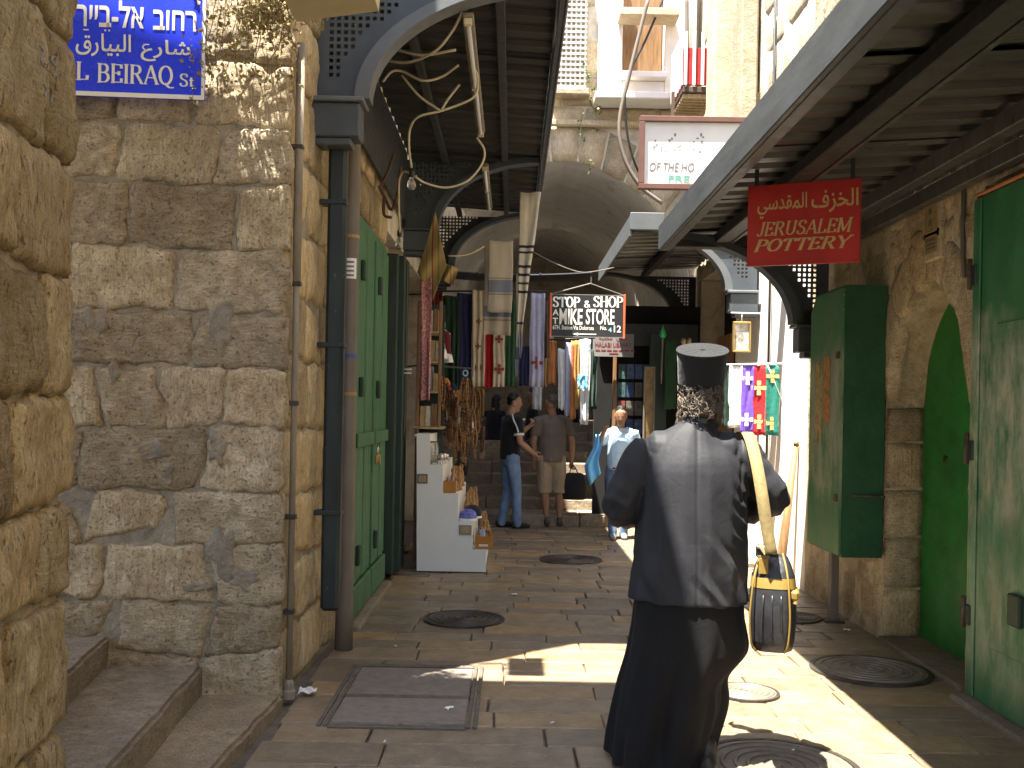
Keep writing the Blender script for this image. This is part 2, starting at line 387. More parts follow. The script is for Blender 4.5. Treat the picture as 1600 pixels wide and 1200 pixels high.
def put_stone(parent, quad, O, U, N, mat, depth=.02, bulge=.02, rough=.02, corner=.12, name='stone', cell=.045):
    SEED[0] += 1
    me, c = stone_mesh(quad, O, U, N, depth, bulge, rough, corner, SEED[0], cell)
    o = bpy.data.objects.new(name, me); COL.objects.link(o); me.materials.append(mat)
    o.parent = parent; o.matrix_parent_inverse = WM[parent.name].inverted(); o.location = c; WM[o.name] = Matrix.Identity(4)
    return o
def masonry(parent, O, U, N, u0, u1, zs, wr, mat, gap=(.006, .016), keep=None, patch=.15, wav=.02, rng=None, **kw):
    rng = rng or random; O, U, N = Vector(O), Vector(U).normalized(), Vector(N).normalized()
    sd = rng.random() * 90
    zf = lambda k, u: zs[k] + (wav * noise.noise(Vector((u * 2.1 + sd, k * 5.3, 0))) if 0 < k < len(zs) - 1 else 0)
    for k in range(len(zs) - 1):
        us = [u0]; h = zs[k + 1] - zs[k]
        while us[-1] < u1 - 1e-6:
            nx = us[-1] + rng.uniform(*wr)
            if u1 - nx < wr[0] * .6: nx = u1
            us.append(min(nx, u1))
        tl = [0] + [rng.uniform(-.035, .035) * min(1, h / .3) for _ in us[1:-1]] + [0]
        for i in range(len(us) - 1):
            a, b = us[i], us[i + 1]; cu, cz = (a + b) / 2, (zs[k] + zs[k + 1]) / 2
            if keep and not keep(cu, cz, a, b, zs[k], zs[k + 1]): continue
            g = [rng.uniform(*gap) for _ in range(4)]
            gl, gr = (0 if i == 0 else g[0]), (0 if i == len(us) - 2 else g[1])
            q = [[a + gl - tl[i], zf(k, a) + g[2]], [b - gr - tl[i + 1], zf(k, b) + g[2]], [b - gr + tl[i + 1], zf(k + 1, b) - g[3]], [a + gl + tl[i], zf(k + 1, a) - g[3]]]
            if rng.random() < patch and b - a > .2:
                c = rng.randrange(4); d = rng.uniform(.04, .10)
                q[c][0] += d if c in (0, 3) else -d; q[c][1] += (d if c < 2 else -d) * .9
            put_stone(parent, q, O, U, N, mat, **kw)

# ================================================================== ground
street = structure(MB().box(-90, 90, -90, 110, -.3, -.03).build('street', M['joint']))
street['label'] = 'narrow street paved with worn brown limestone slabs'
rng = random.Random(3)
def paver(x0, x1, y0, y1):
    g = .0025 + .0025 * rng.random(); h = rng.uniform(-.004, .004); c = .007
    x0 += g; x1 -= g; y0 += g; y1 -= g
    j = lambda: rng.uniform(-.006, .006)
    o4 = [(x0 + j(), y0 + j()), (x1 + j(), y0 + j()), (x1 + j(), y1 + j()), (x0 + j(), y1 + j())]
    cx, cy = (x0 + x1) / 2, (y0 + y1) / 2
    i4 = [(p[0] + (c if p[0] < cx else -c), p[1] + (c if p[1] < cy else -c)) for p in o4]
    nx = max(1, int((x1 - x0) / .1)); ny = 3
    vs = [(x, y, -.06) for x, y in o4] + [(x, y, h - .008) for x, y in o4]; fs = [(i, (i + 1) % 4, 4 + (i + 1) % 4, 4 + i) for i in range(4)]
    k = len(vs)
    for jj in range(ny + 1):
        for ii in range(nx + 1):
            a, b = ii / nx, jj / ny
            px = (i4[0][0] * (1 - a) + i4[1][0] * a) * (1 - b) + (i4[3][0] * (1 - a) + i4[2][0] * a) * b
            py = (i4[0][1] * (1 - a) + i4[1][1] * a) * (1 - b) + (i4[3][1] * (1 - a) + i4[2][1] * a) * b
            vs.append((px, py, h + .004 * noise.noise(Vector((px * 4, py * 4, 3)))))
    W = nx + 1
    fs += [(k + b * W + a, k + b * W + a + 1, k + (b + 1) * W + a + 1, k + (b + 1) * W + a) for b in range(ny) for a in range(nx)]
    bl, br, tr, tl2 = k, k + nx, k + ny * W + nx, k + ny * W
    fs += [tuple([4, 5] + [k + i for i in range(nx, -1, -1)]), tuple([5, 6] + [k + jj * W + nx for jj in range(ny, -1, -1)]),
           tuple([6, 7] + [k + ny * W + i for i in range(0, nx + 1)]), tuple([7, 4] + [k + jj * W for jj in range(0, ny + 1)])]
    me = bpy.data.meshes.new('paving_stone'); me.from_pydata([(v[0] - cx, v[1] - cy, v[2]) for v in vs], [], fs); me.materials.append(M['paver'])
    o = obj('paving_stone', me, None, street); o.location = (cx, cy, 0)
y = 3.55
while y < 13.25:
    d = rng.uniform(.23, .30) if y < 6.3 else rng.uniform(.19, .26)
    if y + d > 13.1: d = 13.27 - y
    x = -1.06 - rng.random() * .1
    while x < 2.62:
        w = (rng.uniform(.38, .9) if y < 6.3 else rng.uniform(.34, .74)) if x > -.9 else rng.uniform(.3, .6)
        x1 = x + w
        if 2.62 - x1 < .25: x1 = 2.62
        paver(x, x1, y, y + d); x = x1
    y += d

M['framebrown'] = plain('dusty_brown_iron', (.105, .09, .07), .7, .3, 12, .5, 60)
M['ironpale'] = plain('sunlit_pale_iron', (.2, .17, .13), .5, .3, 10, .5, 70, metal=.3)  # iron colour lightened to give covers their full-sun brightness
def round_cover(p, r, label, mat=None, rings=5):
    t = thing('manhole_cover', label, 'manhole cover', (p[0], p[1], 0))
    MB().lathe([(r * 1.09, -.02), (r * 1.09, .012), (r * 1.0, .014), (r * 1.0, .006)], p[0], p[1], 40).build('rim', M['iron'], t)
    m = MB(); prof = [(r * .985, -.02), (r * .985, .012)]
    for i in range(rings):
        a = r * (.93 - .17 * i)
        prof += [(a, .012), (a - .004, .017), (a - r * .06, .017), (a - r * .06 - .004, .012)]
    prof += [(r * .07, .012), (r * .06, .019), (.002, .019)]
    m.lathe(prof, p[0], p[1], 40).build('lid', mat or M['iron'], t)
round_cover(atZ(725, 968), .275, 'round iron manhole cover in front of the left green shop doors')
round_cover(atZ(892, 875), .30, 'round manhole cover furthest up the street, near the boy')
round_cover(atZ(1360, 1048), .33, 'round ribbed manhole cover in shade by the right green metal door', M['ironpale'], rings=6)
round_cover(atZ(1165, 1083), .17, 'small sunlit manhole cover just right of the black robe', M['ironpale'])
round_cover(atZ(1215, 1199), .33, 'sunlit ribbed manhole cover at the bottom edge by the robe', M['ironpale'], rings=6)
round_cover(atZ(1238, 965), .2, 'small round cover in shade below the shoulder bag')
t = thing('access_cover', 'rectangular double access cover with concrete infill set in the paving', 'access cover', (-.52, 5.38, 0))
x0, x1, y0, y1 = -.92, -.14, 4.80, 5.93; ym = 5.30
for a, b in ((y0 + .055, ym - .03), (ym + .03, y1 - .055)):
    bx('cover_panel', (x0 + .06, x1 - .06, a, b, -.02, .010), M['concrete'], t, .006)
for r_ in ((x0, x0 + .022, y0, y1), (x0 + .034, x0 + .055, y0, y1), (x1 - .022, x1, y0, y1), (x1 - .055, x1 - .034, y0, y1)):
    bx('frame_rail', (*r_, -.02, .012), M['framebrown'], t, .003)
for yy in (y0, ym, y1):
    for k in range(2): bx('frame_rail', (x0 + .057, x1 - .057, yy - .024 + k * .028, yy - .006 + k * .028, -.02, .011), M['framebrown'], t, .003)
    for k in range(13):
        xx = x0 + .08 + k * (x1 - x0 - .16) / 12
        bx('stud', (xx - .011, xx + .011, yy - .012, yy + .012, -.02, .014), M['framebrown'], t, .004)

# stairs up into the vault
stairs = structure(thing('stairs', 'stone stairs climbing into the vaulted passage', 'stairs', (.7, 13.3, 0)))
del stairs['category']
sy = [13.28, 14.0] + [14.0 + .36 * k for k in range(1, 8)]
for k, yy in enumerate(sy):
    z1 = .15 * (k + 1); yn = sy[k + 1] if k + 1 < len(sy) else 34
    xx = -1.13; r2 = random.Random(k)
    while xx < 2.6:
        xe = xx + r2.uniform(.7, 1.3)
        if 2.62 - xe < .4: xe = 2.62
        bx('step_stone', (xx + .004, xe - .004, yy + r2.uniform(-.008, .008), yn + .04, z1 - .22, z1 + r2.uniform(-.004, .004)), M['stepstone'], stairs, .014)
        xx = xe

# steps of the side street
side = structure(thing('side_steps', 'two worn stone steps of the side street', 'steps', (-1.4, 4.4, 0))); del side['category']
def slab(pts, z0, z1, seed, ch=.018):
    bm = bmesh.new(); n = len(pts)
    lo = [bm.verts.new((p[0], p[1], z0)) for p in pts]; hi = [bm.verts.new((p[0], p[1], z1)) for p in pts]
    bm.faces.new(hi); bm.faces.new(lo[::-1])
    for i in range(n): bm.faces.new((lo[i], lo[(i + 1) % n], hi[(i + 1) % n], hi[i]))
    bmesh.ops.subdivide_edges(bm, edges=[e for e in bm.edges if e.calc_length() > .3], cuts=9, use_grid_fill=True)
    bmesh.ops.bevel(bm, geom=[e for e in bm.edges if len(e.link_faces) == 2 and e.calc_face_angle(0) > .8 and min(v.co.z for v in e.verts) > z1 - .01], offset=ch, segments=2, affect='EDGES')
    for v in bm.verts:
        q = v.co * 7 + Vector((seed, 0, 0)); v.co += Vector((noise.noise(q), noise.noise(q + Vector((9, 2, 2))), .5 * noise.noise(q + Vector((1, 8, 3))))) * .013
    me = bpy.data.meshes.new('step'); bm.to_mesh(me); bm.free(); return obj('step_stone', me, M['stepstone'], side)
s1a, s1b = atZ(440, 1088, .055), atZ(325, 1208, .055)
s2a, s2b = atZ(312, 1042, .205), atZ(160, 1215, .205)
slab([(s1a.x, 5.14), (s1b.x, s1b.y), (s1b.x - .1, 3.3), (-2.2, 3.3), (-2.2, 5.14)], -.1, .055, 1)
slab([(s2a.x, 5.14), (s2b.x, s2b.y), (s2b.x - .1, 3.0), (-3.6, 3.0), (-3.6, 5.12)], -.1, .205, 5)
slab([(-2.05, 5.12), (-1.72, 3.0), (-3.6, 3.0), (-3.6, 5.12)], -.1, .35, 9)

# ================================================================== near left wall (foreground corner) and an added shadow block over the side street
fw = thing('near_stone_wall', 'rough pitted yellow-brown stone wall at the left edge, nearest the camera', 'wall', (-1.35, 3.0, 0))
fe = Vector((-1.358, 3.0, 0)); fU = Vector((-.11, 1, 0)).normalized(); fN = Vector((1, .11, 0)).normalized()
f0 = fe - fU * 6.5
MB().prism([(fe.x - .004, fe.y - .012), (fe.x - 2.2, fe.y - .012), (f0.x - 2.2, f0.y), (f0.x - .004, f0.y)], 4.6, 'z', 0).build('wall_core', M['mortar'], fw)
rng = random.Random(11)
zs = [0, .28, .56, .97, 1.24, 1.56, 1.91, 2.26, 2.62, 3.0, 3.4, 3.8]
us = 6.5
for k in range(len(zs) - 1):
    # alternate headers and stretchers at the corner, coarse blocks further back
    e = [(.22 if k % 2 else .44), (.62 if k % 2 else .50), .6, .6]
    u = us + .012
    for i, wd in enumerate(e):
        a = u - wd
        if us - a > 2.0: break
        tl = rng.uniform(-.03, .03)
        gq = .006
        q = [[a + gq, zs[k] + gq], [u - (gq if i else 0), zs[k] + gq + rng.uniform(-.012, .012)], [u - (gq if i else 0) + (0 if i == 0 else tl), zs[k + 1] - gq + rng.uniform(-.012, .012)], [a + gq + tl, zs[k + 1] - gq]]
        put_stone(fw, q, Vector((f0.x, f0.y, 0)), fU, fN, M['fstone'], depth=.026, bulge=.004, rough=.024, corner=.05, cell=.016)
        u = a
    # end face stones (turned towards the side street)
    put_stone(fw, [[0, zs[k] + .012], [.55, zs[k] + .012], [.55, zs[k + 1] - .012], [0, zs[k + 1] - .012]], fe + Vector((.0, -.014, 0)), Vector((-1, 0, 0)), Vector((0, 1, 0)), M['fstone'], depth=.016, bulge=.005, rough=.014, cell=.04)
# faded pencil scribble on one block
over = thing('shadow_casting_block', 'unseen block added above the side street to cast the near shadow', 'building', (-3, 2, 4.6))
bx('shadow_block', (-7, -.73, -8, 4.22, 4.62, 7.0), M['plaster'], over, .03)  # added out of view, sized so its edges shade the near slabs

# ================================================================== corner house on the left
lh = thing('corner_house', 'limestone corner house with the blue street sign and shops along the street', 'building', (-1.2, 5.14, 0))
LX = -1.15; AY_ = 14.34
cU = Vector((1.45, .12, 0)).normalized(); cN = Vector((.12, -1.45, 0)).normalized(); cO = Vector((-2.75, 5.015, 0))
MB().prism([(-1.212, 5.145), (-1.176, 6.86), (-3.6, 6.86), (-3.6, 4.947)], 8.4, 'z', -.05).build('wall_core', M['mortar'], lh)
rng = random.Random(21)
zs = [0, .26, .54, .83, 1.10, 1.42, 1.74, 2.02, 2.35, 2.68, 2.98, 3.33, 3.68, 4.05]
masonry(lh, cO, cU, cN, .15, 1.582, zs, (.26, .62), M['stone'], rng=rng, patch=.3, wav=.045, gap=(.001, .006), depth=.015, bulge=.003, rough=.024, corner=.07, cell=.018)
zs2 = [0, .34, .68, 1.05, 1.42, 1.80, 2.15, 2.52, 2.9, 3.3, 3.7, 4.1, 4.6]
rng = random.Random(5)
masonry(lh, (LX - .06, 5.157, 0), (.036, 1.71, 0), (1.71, -.036, 0), 0, 1.71, zs2, (.3, .62), M['sidestone'], rng=rng, patch=.1, gap=(.002, .009), depth=.016, bulge=.008, rough=.024, corner=.12, cell=.028)
masonry(lh, (LX - .02, 6.88, 0), (0, 1, 0), (1, 0, 0), 0, 2.1, [3.0, 3.35, 3.7, 4.1, 4.6], (.35, .6), M['sidestone'], rng=rng, depth=.014, bulge=.018, rough=.02, cell=.07)
masonry(lh, (LX - .02, 8.66, 0), (0, 1, 0), (1, 0, 0), 0, .3, zs2[:9] + [3.0], (.28, .32), M['sidestone'], rng=rng, depth=.02, bulge=.018, rough=.02, cell=.06)
bx('wall_core', (-3.6, -1.195, 6.87, 8.98, -.05, 8.4), M['mortar'], lh)
bx('upper_wall', (-3.6, -1.16, 8.99, AY_ + .0, 3.15, 8.4), M['plaster'], lh)
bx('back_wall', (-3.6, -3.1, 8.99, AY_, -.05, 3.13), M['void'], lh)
bx('end_wall', (-3.09, -1.17, 13.9, AY_, -.05, 3.13), M['plaster'], lh)
bx('door_sill', (-1.17, -1.02, 6.86, 8.68, -.04, .035), M['stepstone'], lh, .015)

# grey cement repairs smeared over the joints
def cement(px, py, w, h, seed):
    r4 = random.Random(seed); dx, dy = _un(px, py); dr = Vector((dx / FOC, 1, -dy / FOC)); f_ = cO + cN * .005
    s_ = (f_ - Vector((0, 0, EYE))).dot(cN) / dr.dot(cN); c = Vector((0, 0, EYE)) + dr * s_
    m = MB(); n1, n2 = 26, 5; vs = [c + cN * .022]; fs = []
    rad = [1 + .75 * noise.noise(Vector((math.cos(6.283 * k / n1) * 1.5 + seed, math.sin(6.283 * k / n1) * 1.5, seed * .7))) for k in range(n1)]
    for j in range(1, n2 + 1):
        for k in range(n1):
            a = 6.283 * k / n1; q = j / n2
            p = c + cU * (w / 2 * math.cos(a) * rad[k] * q) + Vector((0, 0, h / 2 * math.sin(a) * rad[k] * q))
            vs.append(p + cN * (.022 + .012 * noise.noise(p * 14) - (.02 if j == n2 else 0)))
    fs = [(0, 1 + k, 1 + (k + 1) % n1) for k in range(n1)] + [(1 + (j - 1) * n1 + k, 1 + j * n1 + k, 1 + j * n1 + (k + 1) % n1, 1 + (j - 1) * n1 + (k + 1) % n1) for j in range(1, n2) for k in range(n1)]
    m.add(vs, fs); m.build('cement_patch', M['cement'], lh, smooth=True, fix=True)
M['cement'] = plain('bare_grey_cement', (.235, .20, .155), .9, .3, 12, 1.0, 30, dist=.02, dirt=((.36, .28, .18), 9, .5, .7))
for k, a_ in enumerate(((345, 515, .13, .26), (150, 505, .12, .16), (240, 705, .17, .10), (350, 865, .14, .30), (380, 905, .17, .12), (340, 700, .10, .16), (262, 745, .07, .12), (180, 580, .06, .13), (310, 915, .16, .06))): cement(*a_, seed=k * 2.3 + 1)

# left green shop doors
gd = thing('green_plank_doors', 'tall pair of green plank shop doors with a padlock, on the left', 'door', (-1.1, 7.8, .04))
for y0, y1 in ((6.90, 7.78), (7.80, 8.64)):
    leaf = bx('door_leaf', (-1.165, -1.115, y0, y1, .045, 2.93), M['green'], gd, .006)
    n = 4; w = (y1 - y0 - .04) / n
    for k in range(n):
        bx('plank', (-1.113, -1.088 - .006 * (k % 2), y0 + .02 + k * w + .008, y0 + .02 + (k + 1) * w - .008, .30, 2.86), M['green'], leaf, .008)
    bx('bottom_rail', (-1.113, -1.078, y0 + .01, y1 - .01, .06, .28), M['green'], leaf, .008)
    bx('lock_rail', (-1.086, -1.068, y0 + .03, y1 - .03, 1.26, 1.36), M['green'], leaf, .006)
    for hz in (.42, 1.62, 2.45):
        bx('hinge_plate', (-1.086, -1.06, y0 + .12, y0 + .20, hz, hz + .14), M['greendark'], leaf, .005)
pl = MB().box(-1.065, -1.025, 7.74, 7.83, 1.10, 1.18, .01).build('padlock', M['brass'], gd)
tb('shackle', [(-1.045, 7.755, 1.18), (-1.045, 7.757, 1.22), (-1.045, 7.785, 1.24), (-1.045, 7.813, 1.22), (-1.045, 7.815, 1.18)], .007, M['silver'], pl, 6)
# dark folded shutters of the open shop
fs_ = thing('folded_shutter', 'dark green folded shop shutter beside the white stand', 'shutter', (-1.12, 9.1, .02))
for k in range(4):
    y0 = 9.02 + k * .13
    bx('shutter_leaf', (-1.19 + .05 * (k % 2), -1.06 + .05 * (k % 2), y0, y0 + .1, .03, 2.95), M['greendark'], fs_, .008)
# three pipes on the corner house
pc = thing('thin_conduit', 'thin pale conduit pipe running up the stone corner', 'pipe', (-1.15, 5.235, 0))
cx, cy = -1.150, 5.235
MB().tube([(cx, cy, .03), (cx, cy, 3.42)], .017, 10).build('pipe', M['conduit'], pc, smooth=True)
MB().tube([(cx, cy, 2.2), (cx, cy, 3.46)], .023, 10).build('upper_pipe', M['conduit'], pc, smooth=True)
MB().lathe([(.036, 0), (.036, .04), (.028, .05), (.028, .08), (.02, .1)], cx, cy, 12, .005).build('foot_collar', M['conduit'], pc, smooth=False)
for z in (.45, .95, 1.55, 2.18, 2.9): MB().box(cx - .06, cx + .024, cy - .024, cy + .024, z, z + .025, .004).build('clip', M['iron'], pc)
pd = thing('dark_drainpipe', 'dark green-black downpipe with peeling paint under the canopy bracket', 'pipe', (-1.06, 5.95, .3))
cx, cy = -1.065, 5.93
MB().box(cx - .055, cx + .055, cy - .04, cy + .05, .33, 3.12, .02).build('pipe', M['pipedark'], pd)
for z in (.9, 1.9, 2.75): MB().box(cx - .1, cx + .06, cy - .045, cy + .055, z, z + .03, .004).build('pipe_clip', M['pipedark'], pd)
pg = thing('grey_drainpipe', 'thick grey-brown downpipe with paper label and tape, beside the green doors', 'pipe', (-1.03, 6.33, 0))
cx, cy = -1.045, 6.33
MB().tube([(cx, cy, -.01), (cx, cy, .25), (cx, cy, 1.6), (cx - .002, cy, 3.2), (cx - .004, cy, 3.95)], [.058, .056, .05, .05, .05], 16).build('pipe', M['pipegrey'], pg, smooth=True)
M['tape'] = plain('yellow_brown_tape', (.35, .22, .07), .5, .1, 9, 0); M['bluetape'] = plain('blue_tape', (.05, .1, .28), .5, .1, 9, 0)
for z, m_ in ((1.62, 'tape'), (2.62, 'tape'), (1.86, 'bluetape')): MB().tube([(cx, cy, z), (cx, cy, z + .022)], .0525, 16).build('tape_band', M[m_], pg, smooth=False)
lab = MB(); N_ = 7
lab.sheet(lambda u, v: (cx + .0535 * math.cos(R(-170 + 130 * u)), cy + .0535 * math.sin(R(-170 + 130 * u)), 2.36 + .13 * v), 8, 1, (0, 0, 0)).build('paper_label', M['paper'], pg, fix=False)
for k in range(4):
    zz = 2.375 + k * .028
    MB().sheet(lambda u, v: (cx + .0545 * math.cos(R(-150 + 90 * u)), cy + .0545 * math.sin(R(-150 + 90 * u)), zz + .012 * v), 6, 1).build('printed_line', M['letterdark'], pg, fix=False)

# ================================================================== right-hand house
RX = 2.6
rh = thing('right_house', 'brown rendered stone house with the arched green niche on the right', 'building', (2.7, 7, 0))
ya, yb, zsp, zap = 5.63, 6.90, 1.62, 2.42
def arch_z(y, ya=ya, yb=yb, zs=zsp, za=zap):
    m = (ya + yb) / 2; hw = (yb - ya) / 2; h = za - zs; r = (hw * hw + h * h) / (2 * hw); d = abs(y - m)
    return zs + math.sqrt(max(0, r * r - (d + r - hw) ** 2))
def facade(name, X, y0, y1, z1, mat, depth, parent):
    m = MB(); n = 22; ys = [ya + (yb - ya) * i / n for i in range(n + 1)]
    for a, b in ((y0, ya), (yb, y1)): m.add([(X, a, -.05), (X, b, -.05), (X, b, z1), (X, a, z1)], [(0, 1, 2, 3)])
    for i in range(n):
        a, b = ys[i], ys[i + 1]
        m.add([(X, a, arch_z(a)), (X, b, arch_z(b)), (X, b, z1), (X, a, z1)], [(0, 1, 2, 3)])
        m.add([(X, a, arch_z(a)), (X, b, arch_z(b)), (X + depth, b, arch_z(b)), (X + depth, a, arch_z(a))], [(0, 1, 2, 3)])
    for yy in (ya, yb): m.add([(X, yy, -.05), (X, yy, zsp), (X + depth, yy, zsp), (X + depth, yy, -.05)], [(0, 1, 2, 3)])
    return m.build(name, mat, parent, fix=False)
facade('rendered_wall', RX, 5.5, 8.72, 9, M['rplaster'], .3, rh)
bx('house_core', (3.0, 6, -8, AY_, -.05, 9), M['plaster'], rh)
bx('near_wall', (RX, 2.99, -8, 5.5, 2.84, 9), M['rplaster'], rh)
bx('near_wall', (RX, 2.99, -8, 2.9, -.05, 2.83), M['rplaster'], rh)
bx('wall_top_fill', (RX + .31, 2.99, 5.5, 8.72, 2.5, 8.99), M['rplaster'], rh)
bx('pillar_core', (RX + .012, 2.99, 6.905, 8.70, -.04, 2.49), M['rplaster'], rh)
rng = random.Random(9)
masonry(rh, (RX + .012, 0, 0), (0, 1, 0), (-1, 0, 0), 6.91, 8.66, [0, .42, .86, 1.25, 1.62, 2.0, 2.4, 2.75, 3.05], (.35, .65), M['rstone'], rng=rng, depth=.012, bulge=.01, rough=.018, corner=.1, cell=.06, patch=.2)
# jamb blocks of the niche
zj = [0, .36, .72, 1.05, 1.38, 1.62]
for k in range(5):
    put_stone(rh, [[0.004, zj[k] + .006], [.27, zj[k] + .006], [.27, zj[k + 1] - .006], [.004, zj[k + 1] - .006]], Vector((RX, yb - .004, 0)), Vector((1, 0, 0)), Vector((0, -1, 0)), M['rstone'], depth=.012, bulge=.008, rough=.012, corner=.06, cell=.05)
# arch stones above the niche
m_ = (ya + yb) / 2
pts = [(y_, arch_z(y_)) for y_ in [ya + (yb - ya) * i / 6 for i in range(7)]]
for i in range(6):
    (a, za), (b, zb) = pts[i], pts[i + 1]
    def outp(y_, z_):
        d = Vector((y_ - m_, (z_ - zsp) * 1.0)); d = d.normalized() if d.length > .01 else Vector((0, 1)); return [y_ + d.x * .3, z_ + d.y * .34]
    put_stone(rh, [[a + .006, za + .008], [b - .006, zb + .008], outp(b - .006, zb), outp(a + .006, za)], Vector((RX + .004, 0, 0)), Vector((0, 1, 0)), Vector((-1, 0, 0)), M['rstone'], depth=.012, bulge=.01, rough=.014, corner=.08, name='arch_stone', cell=.05)
masonry(rh, (RX + .008, 0, 0), (0, 1, 0), (-1, 0, 0), 5.52, 6.9, [2.55, 2.78, 3.04], (.25, .45), M['rstone'], rng=rng, depth=.01, bulge=.012, rough=.02, corner=.12, cell=.05)
masonry(rh, (RX + .008, 0, 0), (0, 1, 0), (-1, 0, 0), 5.515, 5.625, [0, .5, .95, 1.4, 1.9, 2.3, 2.55], (.11, .12), M['rstone'], rng=rng, depth=.012, bulge=.01, rough=.02, corner=.1, cell=.04)
nd = thing('niche_door', 'plain green pointed door set back in the right-hand arched niche', 'door', (2.87, 6.26, 0))
MB().prism([(ya - .02, 0.0), (yb + .02, 0.0)] + [(ya - .02 + (yb - ya + .04) * (1 - i / 20), arch_z(max(ya, min(yb, ya - .02 + (yb - ya + .04) * (1 - i / 20)))) + .02) for i in range(21)], .05, 'x', 2.865).build('door_panel', M['greenflat'], nd)
tb('pull_ring', [(2.855, 6.5, 1.3), (2.845, 6.52, 1.26), (2.855, 6.54, 1.3)], .006, M['rust'], nd, 6)
bx('niche_floor', (RX - .03, 2.99, ya, yb, -.06, .03), M['stepstone'], rh, .01)
# big worn green metal door nearest on the right
wd = thing('worn_green_door', 'large worn green metal door with peeling paint nearest on the right', 'door', (2.55, 4.4, .02))
lf = bx('door_leaf', (2.535, 2.575, 2.95, 5.47, .03, 2.76), M['worn'], wd, .006)
bx('edge_strip', (2.522, 2.534, 5.38, 5.462, .04, 2.75), M['worn'], lf, .004)
bx('orange_head_rail', (2.525, 2.60, 2.95, 5.48, 2.765, 2.785), plain('orange_brown_rail', (.42, .17, .06), .6, .2, 8, .2), wd, .006)
for z in (.42, 1.32, 2.28):
    bx('hinge', (2.512, 2.533, 5.41, 5.49, z, z + .11), M['greendark'], lf, .006)
    tb('hinge_pin', [(2.512, 5.475, z - .02), (2.512, 5.475, z + .15)], .014, M['rust'], lf, 8)
bx('latch', (2.50, 2.533, 4.86, 4.98, .52, .68), M['greendark'], lf, .008)
for a, b in ((4.15, 5.2), (3.0, 4.05)): bx('pressed_panel', (2.527, 2.534, a, b, .35, 2.05), M['worn'], lf, .004)
bx('door_kerb', (2.45, 2.6, 2.9, 5.5, -.05, .028), M['stepstone'], rh, .012)
bx('lintel_board', (2.59, 2.7, 2.9, 5.3, 2.802, 2.838), M['rust'], rh, .004)
# green wall cabinet
gc = thing('green_wall_cabinet', 'tall faded green metal wall cabinet with torn labels on the right', 'cabinet', (2.45, 7.2, .56))
b0 = MB(); cy0, cy1, cx0 = 6.87, 7.62, 2.30
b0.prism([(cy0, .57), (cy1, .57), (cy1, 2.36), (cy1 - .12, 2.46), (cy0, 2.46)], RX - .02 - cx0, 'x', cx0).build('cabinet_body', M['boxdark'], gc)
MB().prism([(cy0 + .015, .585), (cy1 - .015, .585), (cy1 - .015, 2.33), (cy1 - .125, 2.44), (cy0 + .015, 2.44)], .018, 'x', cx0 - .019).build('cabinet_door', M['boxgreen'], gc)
for z in (.95, 1.95): bx('lock_tab', (cx0 - .035, cx0 - .0195, cy0 + .05, cy0 + .10, z, z + .05), M['rust'], gc, .004)
for (a, b, z0, z1, mm) in ((7.30, 7.46, 1.35, 1.95, 'palewood'), (7.12, 7.26, 1.5, 1.98, 'orange')):
    M.setdefault('tornlabel' + mm, plain('torn_label_' + mm, (.4, .3, .13) if mm == 'palewood' else (.45, .2, .08), .8, .35, 25, .2, dirt=((.05, .12, .05), 12, .5, .9)))
    bx('torn_label', (cx0 - .0215, cx0 - .0195, a, b, z0, z1), M['tornlabel' + mm], gc)
tb('bolt_rod', [(RX - .02, 6.862, 1.0), (2.36, 6.855, 1.0)], .009, M['rust'], gc, 6)
tb('bolt_rod', [(RX - .04, 6.80, 1.0), (RX - .04, 6.9, 1.0)], .012, M['rust'], gc, 6)
# post below cabinet
ps = thing('steel_post', 'square steel post standing below the green wall cabinet', 'post', (2.45, 7.42, 0))
MB().box(2.42, 2.48, 7.45, 7.52, -.01, .5685, .006).build('shaft', M['pipegrey'], ps)
bx('foot_plate', (2.38, 2.52, 7.41, 7.56, -.01, .014), M['iron'], ps, .004)
# plaques and conduit over the niche
for k, (px, py, w, h) in enumerate(((1459, 330, .26, .36), (1459, 382, .25, .20))):
    p = atX(px, py, RX - .02)
    q = thing('wall_plaque', ('upper carved plaque with three holes over the green niche', 'lower small inscribed plaque over the green niche')[k], 'plaque', p)
    bx('plaque_frame', (RX - .035, RX + .01, p.y - w / 2, p.y + w / 2, p.z - h / 2, p.z + h / 2), M['pale'], q, .012)
    bx('plaque_face', (RX - .041, RX - .036, p.y - w / 2 + .045, p.y + w / 2 - .045, p.z - h / 2 + .045, p.z + h / 2 - .045), plain('ochre_plaque', (.36, .27, .12), .7, .25, 30, .3), q, .002)
    for i in range(3):
        if k == 0: bx('plaque_mark', (RX - .0445, RX - .0415, p.y - .02, p.y + .02, p.z - .09 + i * .07, p.z - .055 + i * .07), M['letterdark'], q)
        else: bx('plaque_mark', (RX - .0445, RX - .0415, p.y - .065, p.y + .065, p.z - .03 + i * .025, p.z - .02 + i * .025), M['letterdark'], q)
cd = tag(tb('wall_conduit', [(RX - .02, 5.72, 2.92), (RX - .02, 5.72, 2.5), (RX - .018, 5.70, 2.36)], .013, M['pipegrey'], None, 8), 'short dark conduit beside the plaques over the niche', 'pipe')

